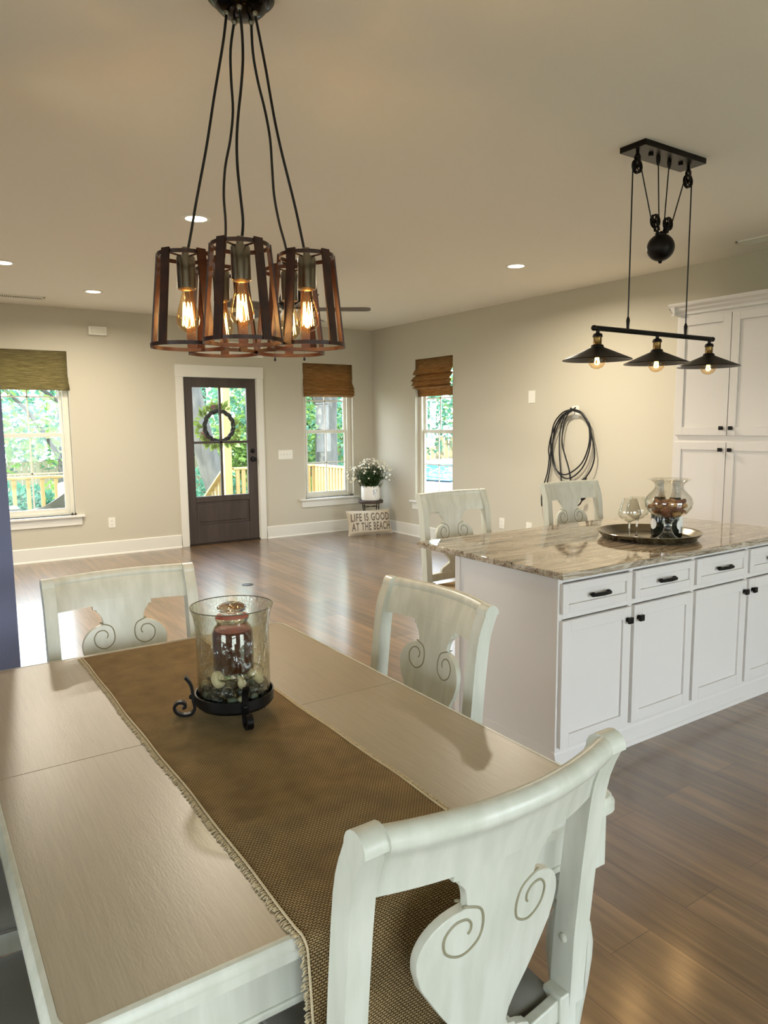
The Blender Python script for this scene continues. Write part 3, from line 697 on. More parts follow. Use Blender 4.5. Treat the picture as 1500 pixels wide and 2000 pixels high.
# moulded border: inset ring sections
b = BM(); secs = [(.018, 0), (.014, .0), (.009, -.001), (.005, -.006), (.004, -.012), (.0, -.016), (.0, -.032), (.006, -.036), (.014, -.038), (.014, -.044), (.06, -.044)]
rings = []
for ins, dz in secs: rings.append([b.verts.new((x, y, TZ+dz)) for x, y in rrect(hx-ins, hy-ins, max(.045-ins*.6, .01))])
for a_, c_ in zip(rings, rings[1:]):
    n = len(a_)
    for k in range(n): b.faces.new((a_[k], a_[(k+1) % n], c_[(k+1) % n], c_[k]))
b.faces.new(rings[-1]); 
obj('table_edge_moulding', b, chair_m, tb)
# two leaves with a hairline seam
for ya, yb in ((-hy+.018, SY-.0008), (SY+.0008, hy-.018)):
    b = BM(); P0 = []
    rr = .018
    if ya < -hy*.9: 
        P0 = [(hx-.018, yb), (-hx+.018, yb)] + [(-hx+.018+rr-rr*math.cos(a), ya+rr-rr*math.sin(a)) for a in [i*PI/12 for i in range(7)]] + [(hx-.018-rr+rr*math.cos(a), ya+rr-rr*math.sin(a)) for a in [PI/2-i*PI/12 for i in range(7)]]
    else:
        P0 = [(-hx+.018, ya), (hx-.018, ya)] + [(hx-.018-rr+rr*math.cos(a), yb-rr+rr*math.sin(a)) for a in [i*PI/12 for i in range(7)]] + [(-hx+.018+rr-rr*math.cos(a), yb-rr+rr*math.sin(a)) for a in [PI/2-i*PI/12 for i in range(7)]]
    prism(b, P0, TZ-.035, TZ-.0005, 'z'); obj('table_top_panel', b, table_m, tb, bevel=.0006, smooth=False)
b = BM(); ax, ay = hx-.045, hy-.045
for s in (-1, 1):
    box(b, s*ax-.012, s*ax+.012, -ay+.06, ay-.06, TZ-.125, TZ-.044); box(b, -ax+.06, ax-.06, s*ay-.012, s*ay+.012, TZ-.125, TZ-.044)
    box(b, s*ax-.017, s*ax+.017, -ay+.06, ay-.06, TZ-.135, TZ-.122); box(b, -ax+.06, ax-.06, s*ay-.017, s*ay+.017, TZ-.135, TZ-.122)
obj('apron', b, chair_m, tb, bevel=.003)
for sx_ in (-1, 1):
    for sy_ in (-1, 1):
        b = BM(); X, Y = sx_*(hx-.075), sy_*(hy-.075)
        box(b, X-.05, X+.05, Y-.05, Y+.05, TZ-.165, TZ-.044)
        lg = [(0, 0), (.026, 0), (.034, .02), (.030, .045), (.022, .06), (.021, .12), (.024, .18), (.033, .25), (.043, .32), (.050, .385), (.051, .42), (.046, .455), (.034, .48), (.030, .487), (.040, .494), (.040, .502), (.030, .508), (.034, .515), (.046, .528), (.046, .542), (.034, .556), (.031, .562), (.044, .572), (.044, .586), (.034, .594), (.034, .60), (0, .60)]
        lathe(b, lg, 28, (X, Y, 0)); obj('leg', b, chair_m, tb, bevel=.0)

# ------------------------------------------------------------------ runner
rn = thing('table_runner', 'brown basket-weave jute table runner with cream fringed edges on the dining table', 'table runner', (0, 0, 0))
RX0, RX1 = .455, .872
def run_pt(u, s):
    """u 0..1 across, s metres from far edge along the cloth"""
    flat = 1.615
    y = 2.545-s
    if s <= flat:
        z = TZ+.0042+(1-abs(2*u-1)**3)*.013*(math.sin(s*21+.8*math.sin(u*3+s*3))*.5+.5)*min(1, s*6)*(.35+.65*math.sin(s*5+1)**2)
        yy = y
    else:
        d = s-flat
        a = min(d/.03, PI/2); R_ = .019
        yy = .930-R_*math.sin(a)-.004*math.sin(u*9+d*6)*min(1, d*5); z = TZ+.006-R_*(1-math.cos(a))-max(0, d-.047)
        yy -= .012*min(1, d*4)
    x = RX0+(RX1-RX0)*u + .0015*math.sin(s*7)+.0012*math.sin(s*19+u*2)
    if s < .02: pass
    x += (.455-.448)*(1-s/1.6)*-.5
    return Vector((x, yy, z))
NS, NU = 260, 28; SL = 1.615+.31
b = BM(); uvl = b.loops.layers.uv.new('UVMap'); grid = [[b.verts.new(run_pt(i/NU, SL*j/NS)) for i in range(NU+1)] for j in range(NS+1)]
for j in range(NS):
    for i in range(NU):
        f = b.faces.new((grid[j][i], grid[j][i+1], grid[j+1][i+1], grid[j+1][i]))
        for l, (jj, ii) in zip(f.loops, ((j, i), (j, i+1), (j+1, i+1), (j+1, i))): l[uvl].uv = (ii/NU*.417, jj/NS*SL)
o = obj('woven_cloth', b, weave_m, rn); sol = o.modifiers.new('s', 'SOLIDIFY'); sol.thickness = .0032; sol.offset = -1
fr_m = mat('cream_fringe', '#cdbd9a', .95)
b = BM()
def strand(p, d, L, w):
    s = Vector((random.uniform(-.3, .3), random.uniform(-.3, .3), 0)); d = (d+s).normalized()
    e = p+d*L+Vector((0, 0, -.002)); m_ = (p+e)/2+Vector((0, 0, .0015)); tube(b, [p, m_, e], w, 3, caps=False)
for j in range(0, int(SL/.0048)):
    s_ = j*.0048+random.uniform(-.001, .001)
    for u, dx in ((0, -1), (1, 1)):
        p = run_pt(u, s_); 
        for k in range(2): strand(p+Vector((0, 0, -.001)), Vector((dx, 0, 0)), random.uniform(.005, .012), .0013)
for j in range(120):
    p = run_pt(j/119, SL); strand(p, Vector((0, 0, -1)), random.uniform(.012, .022), .001)
obj('fringe', b, fr_m, rn, kind='stuff', smooth=False)
for u in (0.008, .992):
    b = BM(); tube(b, [run_pt(u, SL*j/120)+Vector((0, 0, .0005)) for j in range(121)], .0022, 5); obj('edge_cord', b, fr_m, rn)

# ------------------------------------------------------------------ hurricane candle holder
HX, HY, HZ = .70, 1.79, TZ+.014
SCL = 1.12
hs = thing('candle_stand', 'black iron scroll-footed stand under the glass hurricane on the table runner', 'candle holder', (HX, HY, HZ))
b = BM(); lathe(b, [(0, .036), (.094, .036), (.1005, .040), (.1015, .062), (.105, .062), (.105, .036), (.096, .026), (0, .026)], 48); obj('iron_cup', b, iron_m, hs)
for k, a in enumerate((math.radians(160), math.radians(262), math.radians(58))):
    pts = [(.124, .108), (.114, .090), (.110, .070), (.109, .045), (.106, .02), (.114, .006), (.130, .004), (.144, .011), (.150, .027), (.142, .039), (.130, .038), (.126, .028), (.132, .023)]
    P0 = smoothpts([((.108+(u-.108)*1.2)*math.cos(a), (.108+(u-.108)*1.2)*math.sin(a), z) for u, z in pts], 5)
    b = BM(); strap(b, P0, (-math.sin(a), math.cos(a), 0), .008, .0038); lo = obj('scroll_leg', b, iron_m, hs, bevel=.001)
    b = BM(); sphere(b, (.113*math.cos(a), .113*math.sin(a), .052), .007); obj('rivet', b, iron_m, lo)
hg = thing('hurricane_glass', 'rippled clear glass hurricane cylinder with flared rim in black iron stand', 'hurricane glass', (HX, HY, HZ+.0365))
prof = [(0, .0), (.082, .0), (.093, .008), (.0965, .03), (.0965, .12), (.0965, .18), (.098, .21), (.102, .235), (.1095, .258)]
inn = [(.108, .258), (.0995, .234), (.0955, .21), (.094, .18), (.094, .12), (.094, .03), (.090, .011), (.080, .004), (0, .004)]
b = BM(); lathe(b, prof+inn, 64); obj('glass_cylinder', b, ripple_m, hg)
b = BM(); tube(b, [(.1088*math.cos(2*PI*i/64), .1088*math.sin(2*PI*i/64), .2585) for i in range(64)], .0014, 6, closed=True); obj('rim', b, mat('rim_edge', '#5a564a', .1, coat=1), hg)
# glass dish inside
GB = HZ+.0365+.0045
di = thing('candle_dish', 'clear ribbed glass pedestal dish under the red jar candle inside the hurricane', 'dish', (HX, HY, GB))
b = BM(); lathe(b, [(0, 0), (.038, 0), (.036, .006), (.014, .018), (.010, .035), (.014, .05), (.045, .058), (.070, .064), (.078, .072), (.075, .073), (.064, .067), (0, .064)], 48); obj('dish_bowl', b, clear_m, di)
b = BM(); tube(b, [(.077*math.cos(2*PI*i/48), .077*math.sin(2*PI*i/48), .0725+.0015*math.sin(i*2)) for i in range(48)], .0025, 6, closed=True); obj('beaded_rim', b, glass('rim_glass', (.9, .92, .82), .05, 1.9), di)
cz = GB+.0745
CJ = 1.1
cj = thing('jar_candle', 'dark red jar candle with clear glass lid inside the hurricane', 'candle', (HX, HY, cz))
b = BM(); lathe(b, [(0, 0), (.050, 0), (.0545, .004), (.0545, .098), (.048, .112), (.041, .118), (.041, .128), (.0395, .128), (.0395, .118), (.047, .110), (.053, .097), (.053, .006), (0, .004)], 40); xform(b, Matrix.Scale(CJ, 4, (0, 0, 1))); obj('jar', b, clear_m, cj)
b = BM(); lathe(b, [(0, .005), (.0525, .006), (.0525, .097), (.047, .104), (0, .104)], 40); xform(b, Matrix.Scale(CJ, 4, (0, 0, 1))); obj('wax', b, wax_m, cj)
b = BM(); lathe(b, [(.038, .122), (.044, .130), (.045, .136), (.038, .141), (.030, .143), (.028, .148), (.038, .153), (.039, .160), (.030, .166), (0, .167)], 40); xform(b, Matrix.Scale(CJ, 4, (0, 0, 1))); obj('lid', b, solid_m, cj)
# pebbles and shells
def pebble(i):
    b = BM(); bmesh.ops.create_icosphere(b, subdivisions=2, radius=1)
    rnd = random.Random(i)
    for v in b.verts: v.co *= 1+.12*math.sin(v.co.x*3+i)*math.cos(v.co.y*4+i)
    return b
pm = [mat('dark_pebble', '#1c2a2a', .25, coat=.4), mat('cream_pebble', '#c8c2a2', .45), mat('grey_green_pebble', '#5f6f62', .35), mat('tan_pebble', '#93885f', .4)]
protos = []
for i in range(4): protos.append(obj('pebble', pebble(i), pm[i]))
used = [False]*4; k = 0
names_c = ['dark', 'cream', 'grey green', 'tan']
random.seed(3)
spots = []
for ring, nr, z in ((.074, 15, .016), (.075, 13, .039), (.046, 9, .016), (.050, 7, .036)):
    for i in range(nr):
        a = 2*PI*(i+.5*(z > .03))/nr+random.uniform(-.08, .08); spots.append((ring*math.cos(a), ring*math.sin(a), z))
for i, (x, y, z) in enumerate(spots):
    t = random.choices(range(4), (5, 4, 3, 2))[0]
    if not used[t]: o = protos[t]; used[t] = True
    else: o = protos[t].copy(); COL.objects.link(o)
    o.location = (HX+x, HY+y, GB+z); s = random.uniform(.012, .0155); o.scale = (s*random.uniform(.9, 1.3), s*random.uniform(.8, 1.05), s*random.uniform(.65, .9)); o.rotation_euler = (random.uniform(-.5, .5), random.uniform(-.5, .5), random.uniform(0, 6))
    o['label'] = 'small %s pebble among the stones in the bottom of the hurricane glass' % names_c[t]; o['category'] = 'pebble'; o['group'] = '%s pebbles in the hurricane glass' % names_c[t]
for t in range(4):
    if not used[t]: bpy.data.objects.remove(protos[t])
shell_m = mat('sea_shell', '#c9c0a0', .35)
b = BM()
P0 = []; rad = []
for i in range(40):
    a = i*.42; f = 1-i/40; P0.append((.016*f*math.cos(a), .016*f*math.sin(a), .02*(1-f))); rad.append(.0035+.009*f)
tube(b, P0, rad, 10); sh = obj('sea_shell', b, shell_m, loc=(HX-.058, HY-.030, GB+.066)); sh.rotation_euler = (1.2, .3, .5); tag(sh, 'cream spiral sea shell on top of pebbles at left inside the hurricane', 'shell')
o = sh.copy(); COL.objects.link(o); o.location = (HX+.040, HY-.052, GB+.062); o.rotation_euler = (.8, -.6, 2); o['label'] = 'cream spiral sea shell on pebbles at right inside the hurricane'
o = sh.copy(); COL.objects.link(o); o.location = (HX-.01, HY-.068, GB+.060); o.scale = (.75,)*3; o.rotation_euler = (1.6, .9, 1); o['label'] = 'small spiral shell at the front of the pebbles in the hurricane'

# ------------------------------------------------------------------ kitchen island
IX0, IX1, IYF, IYB = 2.30, 4.245, 2.11, 2.795
isl = thing('island_cabinet', 'white shaker kitchen island cabinet with black handles under granite top', 'kitchen island', ((IX0+IX1)/2, (IYF+IYB)/2, 0))
ox, oy = -(IX0+IX1)/2, -(IYF+IYB)/2
def ib(x0, x1, y0, y1, z0, z1, bm=None): return box(bm or BM(), x0+ox, x1+ox, y0+oy, y1+oy, z0, z1)
b = ib(IX0+.004, IX1-.004, IYF+.02, IYB, .10, .884); ib(IX0+.004, IX1-.004, IYF+.02, IYB, 0, .10, b); obj('carcass', b, cab_m, isl, bevel=.002)
b = BM(); ib(IX0+.03, IX1-.03, IYF+.0004, IYF+.0196, .862, .8836, b); ib(IX0+.03, IX1-.03, IYF+.0004, IYF+.0196, .08, .112, b); ib(IX0+.03, IX1-.03, IYF+.0004, IYF+.0196, .698, .722, b)
PW = (IX1-IX0-.0)/4
for i in range(5):
    xc = IX0+PW*i; w = .028 if i in (0, 4) else .02
    xa = xc if i == 0 else (xc-.028 if i == 4 else xc-.014); xb_ = xa+.028
    ib(xa, xb_, IYF, IYF+.02, .08, .884, b)
ib(IX0-.004, IX0+.012, IYB-.03, IYB+.004, 0, .884, b)
obj('face_frame', b, cab_m, isl, smooth=False)
b = BM(); prism(b, [(IYF+oy-u, z) for u, z in ((-.02, 0), (.016, 0), (.013, .014), (.004, .022), (.004, .085), (0, .095), (-.02, .095))], IX0+ox-.004, IX1+ox, 'x'); ib(IX0-.018, IX0+.004, IYF-.004, IYB, 0, .015, b); obj('base_moulding', b, cab_m, isl, smooth=False)
def shaker(x0, x1, z0, z1, yf, depth, fr, nm, par, axis='y', of=(0, 0)):
    """shaker front on plane; axis y: facing -y at y=yf-depth"""
    b = BM()
    def q(u0, u1, d0, d1, a, c):
        if axis == 'y': box(b, u0+of[0], u1+of[0], yf-d1+of[1], yf-d0+of[1], a, c)
        else: box(b, yf-d1+of[0], yf-d0+of[0], u0+of[1], u1+of[1], a, c)
    q(x0, x0+fr, 0, depth, z0, z1); q(x1-fr, x1, 0, depth, z0, z1); q(x0+fr, x1-fr, 0, depth, z1-fr, z1); q(x0+fr, x1-fr, 0, depth, z0, z0+fr); q(x0+fr, x1-fr, 0, depth-.010, z0+fr, z1-fr)
    return obj(nm, b, cab_m, par, bevel=.0018)
def knob(par, p, axis='y'):
    b = BM(); M0 = Matrix.Translation(p)@(Matrix.Rotation(PI/2, 4, 'X') if axis == 'y' else Matrix.Rotation(-PI/2, 4, 'Y'))
    lathe(b, [(0, 0), (.011, 0), (.011, .003), (.006, .006), (.0055, .016), (0, .016)], 14); box(b, -.0145, .0145, -.0145, .0145, .014, .027)
    xform(b, M0); return obj('knob', b, iron_m, par, bevel=.0025)
def pull(par, p, w=.06):
    b = BM(); x, y, z = p
    P0 = smoothpts([(x-w, y, z), (x-w, y-.022, z), (x-w*.6, y-.027, z+.001), (x, y-.029, z+.001), (x+w*.6, y-.027, z+.001), (x+w, y-.022, z), (x+w, y, z)], 4)
    tube(b, P0, [.0065+.0025*math.sin(PI*i/(len(P0)-1)) for i in range(len(P0))], 10)
    for s in (-1, 1): sphere(b, (x+s*w, y-.012, z), .012, 12, 8, (1, 1.1, .9))
    return obj('pull_handle', b, iron_m, par)
for i in range(4):
    xa, xb_ = IX0+PW*i+.012, IX0+PW*(i+1)-.012
    d = shaker(xa, xb_, .726, .858, IYF, .020, .038, 'drawer', isl, of=(ox, oy)); pull(d, ((xa+xb_)/2+ox, IYF-.019+oy, .792), .052)
    d = shaker(xa, xb_, .118, .694, IYF, .020, .055, 'cabinet_door', isl, of=(ox, oy)); kx = xb_-.028 if i % 2 == 0 else xa+.028
    knob(d, (kx+ox, IYF-.019+oy, .635))
b = ib(2.278, 4.275, 2.062, 3.107, .885, .915); bmesh.ops.translate(b, verts=b.verts, vec=(0, 0, 0))
ct = obj('granite_countertop', b, granite, bevel=.006, seg=3); ct.location = (-ox, -oy, 0); tag(ct, 'polished brown and grey veined granite countertop on the kitchen island', 'countertop')
b = BM(); lathe(b, [(0, 0), (.010, 0), (.010, .004), (0, .005)], 14); 

# ------------------------------------------------------------------ pantry cabinet on the right wall
PX = 5.20; PY1, PN = 3.575, 4; PD = .4445
pan = thing('pantry_cabinet', 'tall white shaker pantry cabinet with crown moulding and black square knobs', 'cabinet', (XB-.30, 2.68, 0))
px_, py_ = -(XB-.30), -2.68; PYE = PY1-.02-PD*PN-.02
b = BM(); box(b, PX+.02+px_, XB-.001+px_, PYE+py_, PY1+py_, .0, 2.385); obj('carcass', b, cab_m, pan, bevel=.002)
b = BM()
for z0_, z1_ in ((0, .10), (1.378, 1.44), (2.345, 2.385)): box(b, PX+.0004+px_, PX+.0196+px_, PYE+.002+py_, PY1-.002+py_, z0_, z1_-.0005)
for i in (0, 2, 4): yy = PY1-.02-PD*i; box(b, PX+px_, PX+.02+px_, yy-.016+py_, yy+.02+py_, 0, 2.385)
obj('face_frame', b, cab_m, pan, smooth=False)
b = BM(); cp = [(0, 2.375), (.012, 2.375), (.014, 2.395), (.030, 2.412), (.034, 2.425), (.052, 2.440), (.056, 2.452), (.056, 2.465), (0, 2.465)]
prism(b, [(PX-u+px_, z) for u, z in cp], PYE-.05+py_, PY1+.05+py_, 'y'); prism(b, [(PY1+u+py_, z) for u, z in cp], PX-.05+px_, XB-.001+px_, 'x'); obj('crown_moulding', b, cab_m, pan, smooth=False)
for i in range(PN):
    ya, yb = PY1-.02-PD*(i+1)+.003, PY1-.02-PD*i-.003
    u = shaker(ya, yb, 1.436, 2.348, PX, .019, .062, 'cabinet_door', pan, 'x', (px_, py_)); l = shaker(ya, yb, .106, 1.385, PX, .019, .062, 'cabinet_door', pan, 'x', (px_, py_))
    ky = ya+.035 if i % 2 == 0 else yb-.035
    knob(u, (PX-.019+px_, ky+py_, 1.492), 'x'); knob(l, (PX-.019+px_, ky+py_, 1.328), 'x')

# ------------------------------------------------------------------ tray and what stands on it
CT = .915
tr = thing('serving_tray', 'round pewter serving tray with raised rim on the island countertop', 'tray', (3.385, 2.455, CT))
b = BM(); lathe(b, [(0, .001), (.215, .001), (.235, .006), (.256, .030), (.268, .036), (.274, .034), (.270, .030), (.246, .004), (0, -.0)], 72)
obj('tray_dish', b, mat('pewter', '#857d6c', .22, 1), tr)
b = BM(); tube(b, [(.271*math.cos(2*PI*i/72), .271*math.sin(2*PI*i/72), .0355) for i in range(72)], .003, 6, closed=True); obj('rolled_rim', b, mat('pewter_edge', '#9a9280', .2, 1), tr)
TZ2 = CT+.0015
wg = thing('wine_glass', 'clear stemmed wine glass at the left side of the tray', 'wine glass', (3.215, 2.455, TZ2), group='stemmed glasses on the tray')
gs = [(0, .0), (.036, .0), (.037, .002), (.015, .006), (.006, .014), (.0045, .05), (.0045, .085), (.009, .098), (.012, .1005), (0, .1015)]
gp = [(.008, .098), (.030, .108), (.052, .124), (.060, .142), (.055, .165), (.044, .198), (.037, .225), (.0362, .225), (.043, .198), (.054, .165), (.0588, .142), (.051, .1255), (.030, .110), (.008, .101), (0, .1005)]
b = BM(); lathe(b, gp, 40); obj('bowl', b, clear_m, wg)
b = BM(); lathe(b, gs, 32); obj('stem', b, solid_m, wg)
dup(wg, 'clear stemmed wine glass between the other glass and the cork vase', (3.325, 2.490, TZ2), .4)
vs = thing('cork_vase', 'clear footed glass vase with flared rim half filled with wine corks', 'vase', (3.365, 2.325, TZ2))
vf = [(0, 0), (.084, 0), (.085, .003), (.060, .012), (.036, .030), (.024, .050), (.020, .075), (.022, .098), (.030, .110), (0, .111)]
vp = [(.030, .112), (.058, .128), (.095, .150), (.117, .180), (.122, .205), (.114, .232), (.092, .258), (.074, .278), (.071, .295), (.082, .314), (.104, .328), (.112, .330)]
vi = [(.111, .328), (.103, .326), (.080, .312), (.069, .295), (.072, .277), (.090, .256), (.112, .231), (.1195, .205), (.1145, .181), (.093, .152), (.056, .131), (.024, .117), (0, .115)]
b = BM(); lathe(b, vp+vi, 56); obj('vase_bowl', b, clear_m, vs)
b = BM(); lathe(b, vf, 40); obj('vase_foot', b, solid_m, vs)
ck_m = [mat('cork', '#94683c', .8, bump=(120, .5), var=('#7c5230', 60, (1, 1, 1))), mat('dark_cork', '#6b4029', .8, bump=(120, .5)), mat('pale_cork', '#ab8453', .8, bump=(120, .5))]
ckp = []
for i in range(3): b = BM(); cyl(b, (0, 0, -.021), (0, 0, .021), .0115, 14); ckp.append(obj('wine_cork', b, ck_m[i], bevel=.001))
random.seed(11); n = 0; placed = []; uc = [0]*3; tries = 0
def vr(z):
    for (r0, z0_), (r1, z1_) in zip(vi[::-1], vi[::-1][1:]):
        if z0_ <= z <= z1_ and z1_ > z0_: return r0+(r1-r0)*(z-z0_)/(z1_-z0_)
    return .05
while n < 46 and tries < 30000:
    tries += 1
    z = .134+.072*(n/46)+random.uniform(-.004, .008); R_ = vr(z)-.019
    if R_ < .004: R_ = .004
    rr = R_*math.sqrt(random.uniform(0.0, 1)); a = random.uniform(0, 2*PI); p = Vector((rr*math.cos(a), rr*math.sin(a), z))
    if any((p-q_).length < .0215 for q_ in placed): continue
    placed.append(p); t = n % 3; o = ckp[t] if not uc[t] else ckp[t].copy()
    if uc[t]: COL.objects.link(o)
    uc[t] = 1; o.location = Vector((3.365, 2.325, TZ2))+p; ph = a+PI/2+random.uniform(-.4, .4)
    o.rotation_euler = (PI/2+random.uniform(-.3, .3), 0, ph+PI/2); n += 1
    o['label'] = '%s wine cork in the pile inside the footed glass vase' % ('tan', 'dark brown', 'pale')[t]; o['category'] = 'cork'; o['group'] = '%s wine corks in the footed vase' % ('tan', 'dark brown', 'pale')[t]
bt = thing('sparkling_wine_bottle', 'dark green sparkling wine bottle with silver foil neck and round label, left one', 'bottle', (3.475, 2.455, TZ2), group='foil-necked bottles on the tray')
bp = [(0, .004), (.036, 0), (.043, .006), (.0445, .02), (.0445, .150), (.042, .175), (.033, .205), (.023, .228), (.018, .245), (.0155, .265), (.0145, .285), (0, .285)]
b = BM(); lathe(b, bp, 32); obj('bottle_body', b, mat('dark_green_glass', '#0c150d', .08, coat=1), bt)
b = BM(); lathe(b, [(.0275, .219), (.0215, .235), (.0185, .25), (.0165, .27), (.0165, .288), (.0185, .291), (.0185, .300), (.0165, .302), (.0165, .312), (.010, .317), (0, .317)], 28); obj('foil_neck', b, mat('silver_foil', '#d2cec4', .35, .25, bump=(90, .5)), bt)
b = BM()
for i in range(13):
    pass
lab_m = mat('label_paper', '#e8e4da', .6)
def cyl_label(r_, a0, a1, z0_, z1_, roundl=False):
    b = BM(); n_ = 14; R0 = r_
    rows = []
    for i in range(n_+1):
        a = a0+(a1-a0)*i/n_; t = (2*i/n_-1)
        h = math.sqrt(max(.0, 1-t*t)) if roundl else 1; zc = (z0_+z1_)/2; hh = (z1_-z0_)/2*max(h, .02)
        rows.append((b.verts.new((R0*math.cos(a), R0*math.sin(a), zc-hh)), b.verts.new((R0*math.cos(a), R0*math.sin(a), zc+hh))))
    for p_, q_ in zip(rows, rows[1:]): b.faces.new((p_[0], q_[0], q_[1], p_[1]))
    return b
vd = math.atan2(-2.46, -3.47)
obj('label', cyl_label(.0452, vd-1.35, vd-.3, .04, .10, True), lab_m, bt)
bt2 = dup(bt, 'dark green sparkling wine bottle with silver foil neck and white back label, right one', (3.510, 2.385, TZ2), 1.6)
for ch in bt2.children:
    if ch.name.startswith('label'): ch.data = ch.data.copy()
b = cyl_label(.0454, vd-1.6+.55, vd-1.6+1.3, .025, .12); lb = obj('label', b, lab_m, bt2)
b = BM()
for i in range(9):
    a = vd-1.6+.80+i*.03
    vsx = [b.verts.new((.0458*math.cos(a+da), .0458*math.sin(a+da), z)) for da, z in ((0, .032), (.014, .032), (.014, .06), (0, .06))]; b.faces.new(vsx)
obj('barcode', b, black_m, lb, smooth=False)
# beaded strand lying on the tray
b = BM(); P0 = smoothpts([(-.10, .02, 0), (-.05, -.015, 0), (0, 0, 0), (.05, -.012, 0), (.10, .01, 0)], 8)
for p in P0: sphere(b, (p.x, p.y, .004), .0042, 8, 6)
o = obj('bead_strand', b, mat('dark_beads', '#3a2c20', .3, .5), loc=(3.19, 2.36, TZ2)); o.rotation_euler = (0, 0, -.75); tag(o, 'strand of small dark beads lying on the front of the tray', 'beads')

# ------------------------------------------------------------------ potted flowers in the corner
PXC, PYC = 5.50, 8.60
st = thing('plant_stand', 'small round wooden topped plant stand with black iron legs in the corner', 'plant stand', (PXC, PYC, 0))
b = BM(); lathe(b, [(0, .425), (.165, .425), (.178, .432), (.178, .462), (.170, .468), (.160, .468), (.160, .462), (0, .462)], 40); obj('stand_top', b, mat('worn_wood_top', '#4d3a2c', .6, bump=(20, .3, (1, 1, 1)), var=('#2e241c', 20, (1, 1, 1))), st)
for k in range(4):
    a = .35+k*PI/2; c_, s_ = math.cos(a), math.sin(a)
    P0 = smoothpts([(.145*c_, .145*s_, .425), (.140*c_, .140*s_, .35), (.120*c_, .120*s_, .26), (.125*c_, .125*s_, .12), (.150*c_, .150*s_, 0.004)], 5); b = BM(); tube(b, P0, .0065, 8); obj('leg', b, iron_m, st)
b = BM(); 
for a in (.35, .35+PI/2): cyl(b, (-.142*math.cos(a), -.142*math.sin(a), .375), (.142*math.cos(a), .142*math.sin(a), .375), .005, 8)
obj('cross_brace', b, iron_m, st)
pt = thing('potted_flowers', 'white round pot of small white daisy flowers on the corner plant stand', 'potted plant', (PXC, PYC, .4635))
pot_m = mat('white_ceramic', '#e9e5da', .35)
b = BM(); lathe(b, [(0, 0), (.115, 0), (.128, .012), (.134, .05), (.134, .20), (.130, .208), (.124, .204), (.124, .17), (0, .17)], 48); po = obj('pot', b, pot_m, pt)
b = BM(); cam_a = math.atan2(-PYC, -PXC)
def decal(b, pts, r_=.1348):
    vsx = []
    for t, z in pts:
        a = cam_a+.5+t/r_; vsx.append(b.verts.new((r_*math.cos(a), r_*math.sin(a), z)))
    b.faces.new(vsx)
for x0_, x1_, z0_, z1_ in ((-.03, -.012, .085, .165), (-.03, .035, .157, .165), (-.03, .03, .12, .127), (.02, .028, .12, .16), (0, .007, .05, .12), (-.045, -.03, .14, .146)):
    for k in range(3):
        xa = x0_+(x1_-x0_)*k/3; xb_ = x0_+(x1_-x0_)*(k+1)/3; decal(b, ((xa, z0_), (xb_, z0_), (xb_, z1_), (xa, z1_)))
obj('pot_emblem', b, mat('grey_print', '#a9aeb2', .5), po, smooth=False)
obj('soil', lathe(BM(), [(0, .172), (.123, .172)], 30), mat('soil', '#1a140e', .95), pt)
random.seed(21); bs = BM(); bl = BM(); bf = BM(); by = BM()
for k in range(150):
    a = random.uniform(0, 2*PI); sp_ = random.random()**.55
    R_ = .37*sp_; hgt = .40-.20*(R_/.37)**2+random.uniform(-.05, .03)
    if R_ > .29: hgt = random.uniform(.10, .28)
    tip = Vector((R_*math.cos(a), R_*math.sin(a), .172+hgt)); tip.y = min(tip.y, .37); tip.x = min(tip.x, .285)
    base = Vector((.05*math.cos(a)*random.random(), .05*math.sin(a)*random.random(), .172)); mid = (base+tip)/2+Vector((0, 0, .06))
    P0 = smoothpts([base, mid, tip], 4); tube(bs, P0, .0011, 3, caps=False)
    for j in range(9):
        t = random.random()*.72; p = P0[int(t*(len(P0)-1))]
        leafquad(bl, p, Vector((random.uniform(-1, 1), random.uniform(-1, 1), random.uniform(.2, 1.2))), Vector((0, 0, 1)), random.uniform(.035, .075), .006)
    n_ = (Vector((math.cos(a)*.6, math.sin(a)*.6, .7))+Vector((-.5, -.8, 0))).normalized(); ax_ = n_.orthogonal().normalized(); bx_ = n_.cross(ax_)
    if k < 115:
        rr = random.uniform(.012, .020)
        for j in range(9):
            th = 2*PI*j/9; d_ = ax_*math.cos(th)+bx_*math.sin(th); leafquad(bf, tip, d_+n_*.25, n_, rr, rr*.33)
        sphere(by, tip+n_*.002, .0045, 8, 5)
    else: sphere(bf, tip, .006, 8, 6)
for k in range(420):
    a = random.uniform(0, 2*PI); R_ = .15*math.sqrt(random.random()); p = Vector((R_*math.cos(a), R_*math.sin(a), .172+random.uniform(0, .16)))
    leafquad(bl, p, Vector((math.cos(a)*.7, math.sin(a)*.7, random.uniform(.3, 1.4))), Vector((0, 0, 1)), random.uniform(.05, .09), .007)
obj('stems', bs, leaf_c, pt, kind='stuff'); obj('leaves', bl, leaf_c, pt, smooth=False, kind='stuff'); obj('blossoms', bf, mat('white_petals', '#eeead8', .7), pt, smooth=False, kind='stuff'); obj('blossom_centers', by, mat('cream_center', '#cfc58a', .7), pt, kind='stuff')

